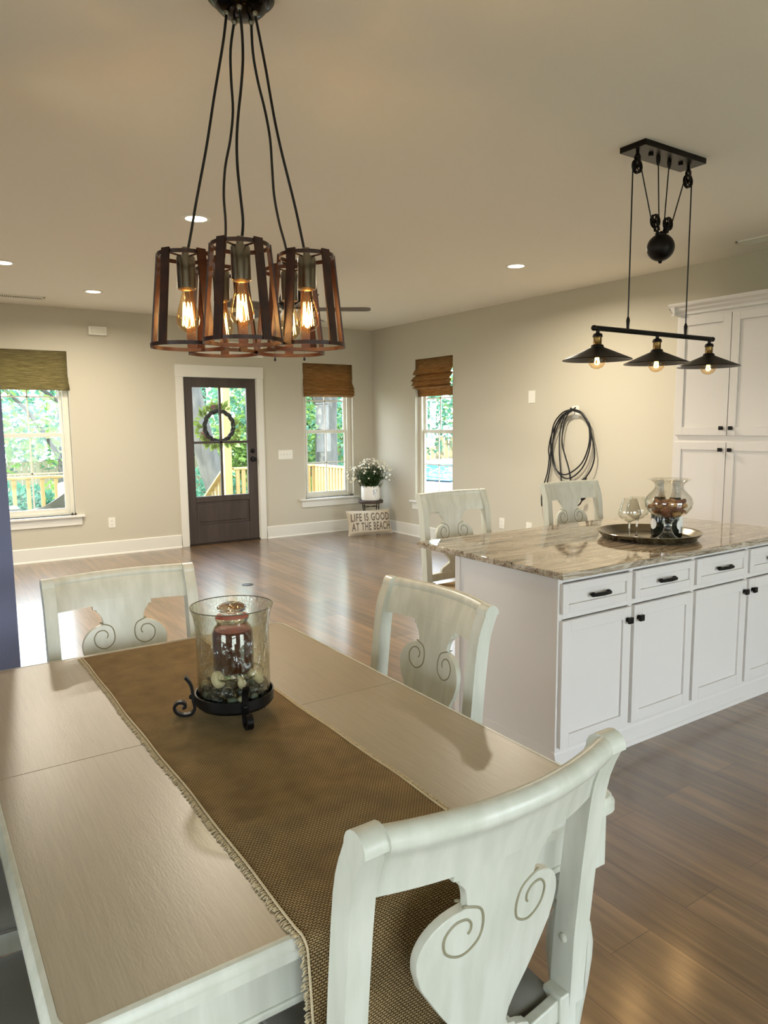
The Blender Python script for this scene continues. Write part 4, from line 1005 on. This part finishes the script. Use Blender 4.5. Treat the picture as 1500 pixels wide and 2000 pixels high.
# ------------------------------------------------------------------ pillow with lettering
pl = thing('throw_pillow', 'cream canvas pillow printed LIFE IS GOOD AT THE BEACH leaning on the stand', 'pillow', (5.352, 8.375, .0))
PWd, PHt, PTh = .66, .345, .13
pl.rotation_euler = (math.radians(-17), 0, math.radians(-10))
def pil(u, v):   # -1..1 -> half thickness
    return PTh/2*(max(0, 1-u**4)**.5)*(max(0, 1-v**4)**.5)
def pxy(u, v):
    k = 1-.05*(1-u*u)*(v*v) ; j = 1-.07*(1-v*v)*(u*u)
    return u*PWd/2*j, PHt/2+v*PHt/2*k
b = BM(); NU2, NV2 = 36, 22; g = {}
for sd in (-1, 1):
    for i in range(NU2+1):
        for j in range(NV2+1):
            u, v = 2*i/NU2-1, 2*j/NV2-1
            if sd == 1 and (i in (0, NU2) or j in (0, NV2)): g[(sd, i, j)] = g[(-1, i, j)]; continue
            x, z = pxy(u, v); g[(sd, i, j)] = b.verts.new((x, sd*pil(u, v), z+.012))
    for i in range(NU2):
        for j in range(NV2): b.faces.new((g[(sd, i, j)], g[(sd, i+1, j)], g[(sd, i+1, j+1)], g[(sd, i, j+1)]))
canvas_m = mat('cream_canvas', '#c9bda6', .9, bump=(350, .3)); pc = obj('cushion_cover', b, canvas_m, pl)
b = BM(); P0 = []
for t in range(80):
    s_ = t/80*4; e = int(s_); f = s_-e; u, v = [(-1+2*f, -1), (1, -1+2*f), (1-2*f, 1), (-1, 1-2*f)][e]; x, z = pxy(u, v); P0.append((x, 0, z+.012))
tube(b, P0, .005, 6, closed=True); obj('seam_piping', b, canvas_m, pl)
b = BM()
for sx_, sz_ in ((-1, 0), (1, 0), (-1, 1), (1, 1)): sphere(b, (sx_*PWd/2*.99, 0, .014+sz_*PHt*.985), .011, 10, 8)
obj('corner_knots', b, canvas_m, pl)
ink_m = mat('brown_ink', '#6a5d50', .8)
for txt, zc in (('LIFE IS GOOD', .245), ('AT THE BEACH', .115)):
    cv = bpy.data.curves.new('letters', 'FONT'); cv.body = txt; cv.size = .155; cv.align_x = 'CENTER'; cv.align_y = 'CENTER'; cv.space_character = 1.12; cv.offset = .0035; cv.shear = .12; cv.resolution_u = 3
    to = bpy.data.objects.new('tmp', cv); COL.objects.link(to); bpy.context.view_layer.update(); me = bpy.data.meshes.new_from_object(to); bpy.data.objects.remove(to)
    b = BM(); b.from_mesh(me); bpy.data.meshes.remove(me)
    w_ = max(v.co.x for v in b.verts)-min(v.co.x for v in b.verts); k = .575/w_; cxm = (max(v.co.x for v in b.verts)+min(v.co.x for v in b.verts))/2
    bmesh.ops.triangulate(b, faces=b.faces); bmesh.ops.subdivide_edges(b, edges=b.edges, cuts=2, use_grid_fill=False)
    for v in b.verts:
        x = (v.co.x-cxm)*k; z = zc+v.co.y*.98
        u = max(-.98, min(.98, x/(PWd/2))); vv = max(-.98, min(.98, (z-.012-PHt/2)/(PHt/2))); v.co = Vector((x, -pil(u, vv)-.0025, z))
    obj('lettering', b, ink_m, pc, smooth=False)

# ------------------------------------------------------------------ coiled cords on the hook (right wall)
def wp(zx, zy, off=.045):
    """point on the wall given in picture-independent metres: y along wall, z up"""
    return (XB-off, zx, zy)
cd_ = thing('extension_cord', 'black extension cords coiled over the hook on the right wall', 'cord', (XB-.06, 5.13, 1.62))
def cp_(pts, nm='cord_loop', r_=.0075):
    b = BM(); P0 = smoothpts([(p[2] if len(p) > 2 else 0, p[0], p[1]) for p in pts], 7); tube(b, P0, r_, 8); return obj(nm, b, black_m, cd_)
# local y (metres, + is toward the window = left in view), local z
cp_([(0, .055, -.002), (.13, .02), (.245, -.10), (.30, -.30, .02), (.29, -.42, .025), (.24, -.55, .02), (.12, -.62, .01), (-.02, -.585), (-.16, -.47), (-.235, -.28), (-.22, -.10), (-.13, .02), (0, .06, -.01)])
cp_([(0, .045, .01), (.12, .005, .012), (.23, -.12, .012), (.285, -.31, .03), (.27, -.45, .03), (.20, -.59, .02), (.08, -.66, .015), (-.06, -.62), (-.18, -.50), (-.25, -.30), (-.235, -.10), (-.12, .01), (0, .045)])
cp_([(0, .05, -.012), (.15, -.02), (.27, -.20), (.31, -.36), (.30, -.46), (.325, -.62), (.375, -.76), (.40, -.88), (.395, -.98)])
cp_([(0, .04, .0), (.13, -.03), (.22, -.18), (.28, -.38), (.28, -.50), (.305, -.64), (.335, -.78), (.345, -.92)])
cp_([(0, .05, -.015), (.09, .0), (.15, -.15), (.16, -.35), (.14, -.55), (.115, -.72), (.06, -.87), (-.03, -.94), (-.12, -.92), (-.16, -.87)])
cp_([(0, .04, -.02), (.08, -.03), (.12, -.17), (.12, -.31), (.07, -.44), (.025, -.55), (0, -.66), (-.02, -.73), (-.06, -.765), (-.12, -.74)])
cp_([(0, .05, -.025), (-.12, .01), (-.23, -.13), (-.29, -.30), (-.305, -.42), (-.27, -.54), (-.20, -.635)])
for y_, z_, a_ in ((-.175, -.85, .9), (-.14, -.735, .5), (-.185, -.655, -2.2)):
    b = BM(); lathe(b, [(0, -.03), (.010, -.028), (.018, -.012), (.019, .02), (.014, .024), (0, .024)], 14)
    xform(b, Matrix.Translation((0, y_, z_))@Matrix.Rotation(a_, 4, 'X')); obj('plug', b, black_m, cd_)
b = BM(); tube(b, [(.0, .02, .045), (.0, .02, .085), (0, -.02, .085), (0, -.02, .045)], .006, 6); 

# ------------------------------------------------------------------ cluster pendant over the table
CXX, CYY = .985, 2.26
ch = thing('cluster_pendant', 'five shade cluster pendant of rusty tapered cages with glowing filament bulbs', 'chandelier', (CXX, CYY, H))
b = BM(); lathe(b, [(0, 0), (.106, 0), (.104, -.018), (.088, -.030), (.080, -.032), (.078, -.044), (.062, -.058), (.035, -.066), (.0, -.068)], 48); obj('canopy', b, mat('black_nickel', '#17140f', .15, .9), ch)
view = math.atan2(-CYY, -CXX); RC = .200; ZT, ZB = 2.080-H, 1.803-H; RT, RB = .084, .116
fil_m = emis('filament', (1.0, .66, .22), 13)
for k in range(5):
    a = view - math.radians(7) + k*2*PI/5
    px2, py2 = RC*math.cos(a), RC*math.sin(a)
    # cord
    c0x, c0y = .045*math.cos(a), .045*math.sin(a); P0 = []
    NP = 9; sc_top = ZT-.015
    for i in range(NP+1):
        t = i/NP; tt = t**1.1; w_ = .010*math.sin(t*PI*(2.6+.5*k))*(1 if 0 < i < NP else 0)
        P0.append((c0x+(px2-c0x)*tt+w_*math.cos(a+1.6), c0y+(py2-c0y)*tt+w_*math.sin(a+1.6), -.060+(sc_top+.060)*t))
    b = BM(); tube(b, smoothpts(P0, 4), .0042, 8); obj('cord', b, mat('black_cloth_cord', '#0d0b0a', .7), ch) if k == 0 else obj('cord', b, bpy.data.materials['black_cloth_cord'], ch)
    b = BM(); lathe(b, [(.008, -.050), (.010, -.066), (.006, -.074), (0, -.074)], 12, (c0x, c0y, 0)); obj('cord_grip', b, nickel_m, ch)
    # cage
    b = BM()
    def hoop(r_, z, hh=.0105, th=.0035):
        lathe(b, [(r_, z-hh/2), (r_+th, z-hh/2), (r_+th, z+hh/2), (r_, z+hh/2)], 40, (px2, py2, 0), closed=True)
    hoop(RT, ZT, .012); hoop(RB, ZB, .012)
    for j in range(5):
        t = view+PI/5+2*PI*j/5; d_ = Vector((math.cos(t), math.sin(t), 0))
        p1 = Vector((px2, py2, ZT+.010))+d_*(RT+.005); p2 = Vector((px2, py2, ZB-.006))+d_*(RB+.005)
        strap(b, [p1, p2], (-math.sin(t), math.cos(t), 0), .0150, .0028)
    for j in range(3):
        t = view+PI/5+2*PI*j*2/5; cyl(b, (px2, py2, ZT-.002), (px2+RT*math.cos(t), py2+RT*math.sin(t), ZT-.002), .0028, 8)
    cg = obj('cage_shade', b, rust_m, ch)
    b = BM(); lathe(b, [(0, ZT+.030), (.010, ZT+.028), (.011, ZT+.004), (.026, ZT+.001), (.029, ZT-.004), (.0295, ZT-.098), (.027, ZT-.101), (.024, ZT-.098), (.0, ZT-.088)], 28, (px2, py2, 0)); obj('bulb_socket', b, nickel_m, ch)
    zb0 = ZT-.096
    b = BM(); lathe(b, [(.0155, zb0), (.017, zb0-.02), (.024, zb0-.045), (.033, zb0-.075), (.0365, zb0-.095), (.034, zb0-.115), (.024, zb0-.130), (.010, zb0-.137), (.003, zb0-.142), (0, zb0-.143)], 28, (px2, py2, 0)); bu_ = obj('bulb', b, amber_m, ch)
    b = BM()
    for j in range(7):
        t = 2*PI*j/7; t2 = t+2*PI/14
        tube(b, [(px2+.013*math.cos(t), py2+.013*math.sin(t), zb0-.045), (px2+.019*math.cos(t2), py2+.019*math.sin(t2), zb0-.118)], .0010, 5)
        t3 = t+2*PI/7; tube(b, [(px2+.019*math.cos(t2), py2+.019*math.sin(t2), zb0-.118), (px2+.013*math.cos(t3), py2+.013*math.sin(t3), zb0-.045)], .0010, 5)
    obj('filament', b, fil_m, bu_)
    b = BM(); cyl(b, (px2, py2, zb0), (px2, py2, zb0-.048), .005, 10); cyl(b, (px2, py2, zb0-.04), (px2, py2, zb0-.112), .0015, 6); obj('glass_stem', b, clear_m, bu_)
    l = bpy.data.lights.new('bulb_light', 'POINT'); l.energy = BULB_W; l.color = (1, .60, .24); l.shadow_soft_size = .018
    o = bpy.data.objects.new('bulb_light', l); COL.objects.link(o); o.parent = ch; o.location = (px2, py2, zb0-.085)

# ------------------------------------------------------------------ pulley pendant over the island
PXX, PYY = 3.30, 2.385
pp = thing('pulley_pendant', 'black pulley pendant with three flat cone shades hanging over the island', 'pendant light', (PXX, PYY, H))
obj('ceiling_plate', bx(-.247, .247, -.075, .075, -.028, 0), bronze_m, pp, bevel=.002)
b = BM()
for x in (-.118, .125): lathe(b, [(0, -.027), (.012, -.028), (.012, -.040), (0, -.041)], 12, (x, -.01, 0))
obj('plate_screw', b, bronze_m, pp)
def pulley(x, z, tilt, down, nm='pulley'):
    """wheel plane faces the viewer side (y axis); frame above when hanging"""
    b = BM(); s = 1 if down else -1
    lathe(b, [(.026, -.007), (.034, -.007), (.029, 0), (.034, .007), (.026, .007)], 28, closed=True)
    for k in range(6):
        a = k*PI/3; cyl(b, (0, 0, 0), (.028*math.cos(a), .028*math.sin(a), 0), .0035, 6)
    lathe(b, [(0, -.010), (.008, -.010), (.008, .010), (0, .010)], 12)
    xform(b, Matrix.Rotation(PI/2, 4, 'X'))
    for yy in (-.010, .010): strap(b, [(0, yy, -.006*s), (0, yy, .050*s)], (1, 0, 0), .010, .0015)
    lathe(b, [(0, .0), (.012, .0), (.012, .012), (.008, .016), (.008, .028), (0, .028)], 14, (0, 0, .044 if s > 0 else -.072))
    xform(b, Matrix.Translation((x, 0, z))@Matrix.Rotation(tilt, 4, 'Y')); return obj(nm, b, bronze_m, pp)
pulley(-.207, -.100, 0, True); pulley(.207, -.100, 0, True)
pulley(-.052, -.335, math.radians(-22), False); pulley(.052, -.335, math.radians(22), False)
b = BM(); sphere(b, (0, 0, -.458), .068, 32, 20); obj('counterweight', b, bronze_m, pp)
b = BM(); sphere(b, (0, 0, -.386), .010); sphere(b, (0, 0, -.527), .010); cyl(b, (0, 0, -.52), (0, 0, -.38), .004); obj('finial', b, bronze_m, pp)
b = BM()
for s in (-1, 1):
    tube(b, [(s*.239, 0, -.10), (s*.239, 0, -.86)], .0038, 6)
    tube(b, [(s*.176, 0, -.10), (s*.086, 0, -.325)], .0034, 6)
    tube(b, [(s*.045, 0, -.03), (s*.022, 0, -.33)], .0034, 6)
o = obj('cables', b, black_m, pp)
b = BM()
for s in (-1, 1):
    lathe(b, [(0, -.028), (.011, -.028), (.010, -.05), (.004, -.068), (0, -.068)], 12, (s*.045, 0, 0)); lathe(b, [(0, -.815), (.005, -.82), (.008, -.838), (.005, -.862), (0, -.862)], 12, (s*.214+s*.0, 0, 0)) if False else lathe(b, [(0, -.818), (.005, -.82), (.0095, -.836), (.007, -.866), (.007, -.880), (0, -.882)], 12, (s*.239, 0, 0))
obj('cable_grip', b, bronze_m, pp)
zb_ = 1.998-H
b = BM(); cyl(b, (-.49, 0, zb_), (.49, 0, zb_), .0125, 20); sphere(b, (-.49, 0, zb_), .014); sphere(b, (.49, 0, zb_), .014); obj('cross_bar', b, bronze_m, pp)
for x in (-.462, .0, .462):
    b = BM(); lathe(b, [(0, 0), (.009, 0), (.009, -.022), (.020, -.026), (.0235, -.034), (.0235, -.042), (.0, -.042)], 20, (x, 0, zb_)); obj('socket_cap', b, bronze_m, pp)
    b = BM(); lathe(b, [(0, -.040), (.021, -.041), (.0195, -.046), (.0195, -.074), (.021, -.078), (0, -.079)], 24, (x, 0, zb_)); obj('lamp_socket', b, brass_m, pp)
    b = BM(); zz = zb_
    lathe(b, [(.018, -.077), (.027, -.079), (.030, -.083), (.030, -.088), (.034, -.092), (.163, -.148), (.165, -.152), (.162, -.152), (.033, -.096), (.018, -.088)], 48, (x, 0, zz)); obj('cone_shade', b, bronze_m, pp)
    b = BM(); lathe(b, [(.012, -.092), (.015, -.105), (.030, -.120), (.040, -.138), (.042, -.152), (.038, -.170), (.026, -.186), (.010, -.193), (0, -.194)], 28, (x, 0, zz)); bu_ = obj('bulb', b, amber_m, pp)
    b = BM()
    for j in range(6):
        t = 2*PI*j/6; t2 = t+PI/6; tube(b, [(x+.005*math.cos(t), .005*math.sin(t), zz-.118), (x+.010*math.cos(t2), .010*math.sin(t2), zz-.152)], .0014, 5); t3 = t+PI/3; tube(b, [(x+.010*math.cos(t2), .010*math.sin(t2), zz-.152), (x+.005*math.cos(t3), .005*math.sin(t3), zz-.118)], .0014, 5)
    obj('filament', b, fil_m, bu_)
    l = bpy.data.lights.new('bulb_light', 'POINT'); l.energy = BULB_W*1.3; l.color = (1, .66, .32); l.shadow_soft_size = .015
    o = bpy.data.objects.new('bulb_light', l); COL.objects.link(o); o.parent = pp; o.location = (x, 0, zz-.138)

# ------------------------------------------------------------------ ceiling fan behind the cluster pendant
fn = thing('ceiling_fan', 'dark bladed ceiling fan in the living area behind the cluster pendant', 'ceiling fan', (2.80, 5.56, H))
b = BM(); lathe(b, [(0, 0), (.075, 0), (.07, -.03), (.03, -.05), (.014, -.055), (.014, -.20), (.03, -.215), (.09, -.25), (.11, -.30), (.11, -.36), (.08, -.39), (0, -.395)], 36); obj('motor_housing', b, bronze_m, fn)
blade_m = mat('fan_blade_wood', '#5a534c', .5)
for k in range(5):
    a = math.radians(-31)+k*2*PI/5
    b = BM(); P0 = [(.14, -.045), (.20, -.055), (.60, -.065), (.64, -.055), (.655, -.03), (.655, .03), (.64, .055), (.60, .065), (.20, .055), (.14, .045)]
    prism(b, P0, -.005, .005, 'z'); xform(b, Matrix.Translation((0, 0, -.385))@Matrix.Rotation(a, 4, 'Z')@Matrix.Rotation(math.radians(20), 4, 'X')); bl_ = obj('blade', b, blade_m, fn, bevel=.002)
    b = BM(); strap(b, [(.08, 0, -.345), (.13, 0, -.352), (.22, 0, -.352)], (0, 1, 0), .018, .004); xform(b, Matrix.Rotation(a, 4, 'Z')); obj('blade_bracket', b, bronze_m, bl_)
b = BM(); lathe(b, [(.075, -.39), (.09, -.40), (.105, -.43), (.09, -.47), (.05, -.50), (0, -.51)], 32); obj('light_bowl', b, mat('frosted_glass', '#e6dfcf', .4), fn)
for x, y in ((-.155*.85, .155*.53), (.09*.85, -.09*.56)):
    b = BM(); tube(b, [(x*.6, y*.6, -.39), (x, y, -.42), (x, y, -.775)], .0012, 5); lathe(b, [(0, -.77), (.004, -.775), (.011, -.795), (.009, -.805), (0, -.810)], 12, (x, y, 0)); obj('pull_chain', b, iron_m, fn)

# ------------------------------------------------------------------ outside: porch, railing, yard
GZ = -1.0
def ext(name, b, m, label, cat, **k): o = obj(name, b, m, **k); tag(o, label, cat); return o
o = obj('lawn', bx(-40, 60, -40, 60, GZ-.1, GZ), grass_m, smooth=False); o['kind'] = 'structure'; o.name = 'ground'
b = BM()
for i in range(14): y = YA+WT+.01+i*.145; box(b, -4.5, 6.05, y, y+.138, -.085, -.05)
dk = obj('porch_deck', b, deck_m, smooth=False); dk['kind'] = 'structure'; dk.name = 'floor_porch'
def railing(name, label, p0, p1, step=.165, bw=.045, gap0=.04):
    p0 = Vector(p0); p1 = Vector(p1); L = (p1-p0).length; d = (p1-p0).normalized(); s = Vector((-d.y, d.x, 0))
    r = thing(name, label, 'railing', p0, math.atan2(d.y, d.x))
    slope = (p1.z-p0.z)/math.hypot(p1.x-p0.x, p1.y-p0.y); Lh = math.hypot(p1.x-p0.x, p1.y-p0.y)
    def sheared(b):
        for v in b.verts: v.co.z += v.co.x*slope
        return b
    obj('top_rail', sheared(bx(0, Lh, -.055, .055, .87, .905)), lumber_m, r, bevel=.004); obj('lower_rail', sheared(bx(0, Lh, -.02, .02, .06, .13)), lumber_m, r, bevel=.003)
    n = int(Lh/step); px = None
    for i in range(n): 
        x = gap0+i*step
        if px is None: px = obj('baluster', sheared(bx(x, x+bw, -.045, -.012, .02, .87)), lumber_m, r, smooth=False)
        else:
            c_ = px.copy(); COL.objects.link(c_); c_.location = (i*step, 0, i*step*slope)
    return r
railing('porch_railing', 'sunlit pine porch railing seen through the wide left window', (-4.4, 11.12, -.05), (3.1, 11.12, -.05), .18, .05)
railing('porch_railing', 'sunlit pine porch railing between the post and the porch corner', (4.45, 11.12, -.05), (5.95, 11.12, -.05), .10, .062)
railing('porch_railing', 'pine porch side railing seen through the window near the flower pot', (5.98, 11.08, -.05), (5.98, 9.22, -.05), .10, .062)
railing('stair_railing', 'pine stair railing sloping down outside the glass door', (4.36, 11.2, -.05), (4.36, 13.2, -1.2), .16, .045)
for nm, x, y, lab in (('porch_post', 4.36, 11.12, 'square pine porch post in line with the front door muntin'), ('porch_post', 3.16, 11.12, 'square pine porch post at the left side of the porch steps'), ('porch_post', 6.0, 11.12, 'square pine post at the porch corner outside the corner window')):
    h_ = 3.0 if x == 4.36 else .84
    o = obj(nm, bx(-.06, .06, -.06, .06, -1.0, h_), lumber_m, bevel=.004, loc=(x, y, 0)); tag(o, lab, 'post')
for i in range(2):
    o = obj('porch_step', bx(3.23, 4.28, 11.17+i*.28, 11.17+(i+1)*.28, -.25-i*.18+.04, -.21-i*.18+.04), deck_m, smooth=False, bevel=.004); tag(o, 'wooden porch step %s below the front porch' % ('just', 'two levels')[i], 'step')
# wicker chair on the porch
wk = mat('dark_wicker', '#5b5a50', .8, bump=(60, .9, (1, 1, 3)))
wc = thing('wicker_chair', 'dark wicker armchair with grey cushion on the porch outside left window', 'chair', (1.50, 10.0, .03), math.radians(62))
b = BM(); box(b, -.30, .30, -.28, .30, .28, .38); obj('seat', b, wk, wc, bevel=.02)
b = BM(); rows = []
for i in range(17):
    a = PI*(1+i/16); hb = .52+.28*math.sin(PI*i/16)**1.5; rows.append([b.verts.new((x_*.34*(1), y_*.34-.0, z)) for x_, y_, z in ((math.cos(a), math.sin(a), .30), (math.cos(a)*1.06, math.sin(a)*1.12, hb), (math.cos(a)*1.16, math.sin(a)*1.22, hb), (math.cos(a)*1.1, math.sin(a)*1.1, .30))])
for a_, c_ in zip(rows, rows[1:]):
    for k in range(4): b.faces.new((a_[k], a_[(k+1) % 4], c_[(k+1) % 4], c_[k]))
b.faces.new(rows[0]); b.faces.new(rows[-1]); obj('backrest', b, wk, wc)
obj('cushion', bx(-.25, .25, -.22, .26, .38, .46), mat('grey_cushion', '#8f9890', .8), wc, bevel=.03)
obj('back_cushion', bx(-.24, .24, -.32, -.20, .44, .82), bpy.data.materials['grey_cushion'], wc, bevel=.03)
for x in (-.27, .27):
    for y in (-.24, .26): obj('leg', bx(x-.02, x+.02, y-.02, y+.02, 0, .29), wk, wc)
ot = thing('wicker_ottoman', 'low dark wicker footstool on the porch beside the wicker armchair', 'footstool', (1.02, 10.25, .03))
obj('ottoman_top', bx(-.17, .17, -.2, .2, .44, .50), wk, ot, bevel=.02)
for x in (-.13, .13):
    for y in (-.16, .16): obj('leg', bx(x-.018, x+.018, y-.018, y+.018, 0, .44), wk, ot)
# car outside the right window
car_m = mat('white_car_paint', '#b4bec6', .2, coat=1); cgm = mat('car_glass', '#3d6c8c', .05, coat=1)
cr_ = thing('car', 'white car parked on the gravel outside the right wall window', 'car', (13.6, 16.3, GZ), math.radians(18))
b = BM(); prism(b, [(-2.2, .35), (-2.25, .75), (-2.0, .92), (-1.2, 1.0), (1.1, 1.0), (2.0, .88), (2.2, .65), (2.2, .35)], -.85, .85, 'y'); obj('car_body', b, car_m, cr_, bevel=.06)
b = BM(); prism(b, [(-1.75, .98), (-1.1, 1.42), (.3, 1.45), (1.1, 1.0)], -.74, .74, 'y'); obj('windows', b, cgm, cr_, bevel=.05)
b = BM(); prism(b, [(-1.15, 1.40), (-1.0, 1.47), (.2, 1.49), (.4, 1.41)], -.70, .70, 'y'); obj('roof', b, car_m, cr_, bevel=.03)
for x in (-1.35, 1.35):
    for y in (-.85, .72): b = BM(); cyl(b, (x, y, .33), (x, y+.13, .33), .33, 24); obj('wheel', b, mat('tyre', '#222222', .8) if 'tyre' not in bpy.data.materials else bpy.data.materials['tyre'], cr_)
def fence(name, label, x0, y0, L, a, h, n):
    r = thing(name, label, 'fence', (x0, y0, GZ), a); b = BM()
    for i in range(n): x = L*i/n; box(b, x, x+L/n*.93, -.012, .012, .05, h+.02*math.sin(i*2.3))
    obj('boards', b, mat('weathered_fence', '#8f8466', .8) if 'weathered_fence' not in bpy.data.materials else bpy.data.materials['weathered_fence'], r, smooth=False)
    b = BM(); box(b, 0, L, .012, .05, .3, .38); box(b, 0, L, .012, .05, h-.35, h-.27); obj('rails', b, bpy.data.materials['weathered_fence'], r, smooth=False)
fence('privacy_fence', 'tall wooden privacy fence beyond the car on the right side yard', 14, 26, 18, math.radians(-40), 2.0, 100)
fence('privacy_fence', 'long wooden fence at the back of the front yard', -16, 24, 30, 0.0, 1.5, 160)
o = obj('driveway', bx(3.0, 4.6, 13.3, 17.0, GZ, GZ+.03), mat('pale_concrete', '#9aa0a4', .7), smooth=False); tag(o, 'pale concrete walk running away from the porch steps', 'walkway')
# trees
def tree(label, x, y, h, r0, lean, crown, nleaf, lm, seed, size=.16, branches=()):
    rnd = random.Random(seed); t = thing('tree', label, 'tree', (x, y, GZ), group='leafy trees in the yard')
    P0 = [Vector((lean[0]*f*h, lean[1]*f*h, h*f)) for f in [i/10 for i in range(11)]]
    b = BM(); tube(b, [p+Vector((.04*math.sin(i*2), .03*math.cos(i*1.7), 0)) for i, p in enumerate(P0)], [r0*(1.15-.6*i/10) for i in range(11)], 16); tk = obj('trunk', b, bark_m, t)
    for (f, dx, dy, dz, rb) in branches:
        p = P0[int(f*10)]; b = BM(); q_ = p+Vector((dx, dy, dz)); m_ = (p+q_)/2+Vector((0, 0, .2)); tube(b, smoothpts([p, m_, q_], 5), [rb*(1-.06*i) for i in range(11)], 10); obj('branch', b, bark_m, t)
    b = BM()
    for (cx_, cy_, cz_, rx, ry, rz_) in crown:
        for i in range(nleaf):
            while True:
                u = Vector((rnd.uniform(-1, 1), rnd.uniform(-1, 1), rnd.uniform(-1, 1)))
                if u.length < 1: break
            c = Vector((cx_+u.x*rx, cy_+u.y*ry, cz_+u.z*rz_)); L = size*rnd.uniform(.6, 1.3)
            leafquad(b, c, Vector((rnd.uniform(-1, 1), rnd.uniform(-1, 1), rnd.uniform(-.8, .5))), Vector((rnd.uniform(-1, 1), rnd.uniform(-1, 1), 1)), L, L*.3)
    obj('foliage', b, lm, t, smooth=False, kind='stuff'); return t
tree('large grey trunked tree seen through the narrow window right of the door', 8.45, 15.2, 9, .26, (.02, 0), [(0, 0, 6.2, 3, 2, 2.2), (-1.6, 1.5, 3.6, 1.6, 1.2, 1.4), (1.8, 2.0, 2.6, 1.6, 1.2, 1.6)], 1500, leaf_b, 1, .17, [(.3, -1.5, .2, 2.6, .16)])
tree('grey leaning tree seen in the upper left glass of front door', 5.95, 15.0, 8, .24, (-.26, 0), [(1.6, 1, 4.2, 1.6, 1.5, 1.8), (2.2, 1, 2.4, 1.2, 1, 1.0)], 1100, leaf_a, 2, .16, [(.4, -1.2, .2, 1.8, .10)])
tree('slender branching tree seen through the wide left window', 2.75, 16.5, 6, .07, (.03, 0), [(-.6, 0, 3.9, 2.0, 1.2, 1.1), (.4, .2, 2.3, 1.6, 1.0, .7), (-1.6, 0, 2.2, 1.0, .8, .9)], 620, leaf_a, 3, .17, [(.2, 1.3, .1, 1.5, .06), (.3, -1.1, .1, 1.6, .06), (.5, 1.2, 0, .5, .05), (.5, -1.5, 0, .9, .05)])
tree('bright leafy tree beyond the right wall window', 13.0, 21.0, 8, .30, (0, 0), [(0, 0, 4.5, 3.2, 2.4, 2.4), (1.5, -1, 3.2, 2.2, 2, 1.8), (-2.2, .5, 2.6, 1.6, 1.6, 1.6)], 1700, leaf_b, 4, .24)
tree('pale green tree at the right side of the yard behind the car', 18.5, 20.5, 9, .30, (0, 0), [(0, 0, 5.0, 3.2, 3, 3.0)], 2600, leaf_a, 5, .28)
tree('bluish green tree far back beyond the left window', 1.4, 24.5, 8, .28, (0, 0), [(-.5, 0, 2.6, 3.4, 2, 1.9), (3.5, 0, 2.9, 2.6, 2, 2.2)], 1800, leaf_b, 6, .26)
tree('pale green tree far back beyond the front door', 8.8, 25, 9, .3, (0, 0), [(0, 0, 3.5, 3.4, 2, 3.0), (4.5, 0, 4.2, 3.0, 2, 3.4)], 1900, leaf_a, 7, .28)
tree('pale green tree far back beyond the corner window', 14.2, 29, 9, .3, (0, 0), [(0, 0, 4.0, 4.0, 2, 3.6)], 2600, leaf_b, 8, .32)
def bush(label, x, y, rx, rz_, n, lm, seed):
    rnd = random.Random(seed); b = BM()
    for i in range(n):
        while True:
            u = Vector((rnd.uniform(-1, 1), rnd.uniform(-1, 1), rnd.uniform(0, 1)))
            if u.length < 1: break
        c = Vector((u.x*rx, u.y*rx*.7, u.z*rz_)); leafquad(b, c, Vector((rnd.uniform(-1, 1), rnd.uniform(-1, 1), rnd.uniform(-.3, 1))), Vector((rnd.uniform(-1, 1), 1, 1)), .16, .05)
    o = obj('bush', b, lm, smooth=False, loc=(x, y, GZ)); tag(o, label, 'bush')
tree('dense cool green tree filling the view behind the corner window', 11.2, 21.5, 7, .22, (0, 0), [(0, 0, 3.2, 2.6, 1.4, 2.6), (-1.8, .4, 1.6, 1.4, 1.2, 1.4)], 2600, leaf_a, 9, .24)
tree('dense green tree at the far left behind the porch railing', -1.0, 21.0, 6, .2, (0, 0), [(0, 0, 2.4, 2.2, 1.4, 2.0)], 2600, leaf_b, 10, .22)
bush('round dark green bush below the branching tree', 2.3, 18.2, 1.0, 1.2, 1400, leaf_b, 26)
bush('green bush in the yard left of the branching tree', 1.0, 19, 1.4, 1.7, 1500, leaf_b, 21)
bush('yellow green bush in the yard right of the branching tree', 3.9, 19.5, 1.5, 1.5, 1500, leaf_a, 22)
bush('leafy bush seen low through the front door glass', 6.3, 17.5, 1.3, 1.6, 1500, leaf_b, 23)
bush('leafy bush seen low through the corner window beside the trunk', 10.2, 17.2, 1.4, 1.7, 1600, leaf_a, 24)
bush('pale bush in front of the fence outside the right wall window', 11.6, 18.0, 1.2, 1.6, 1200, leaf_a, 25)
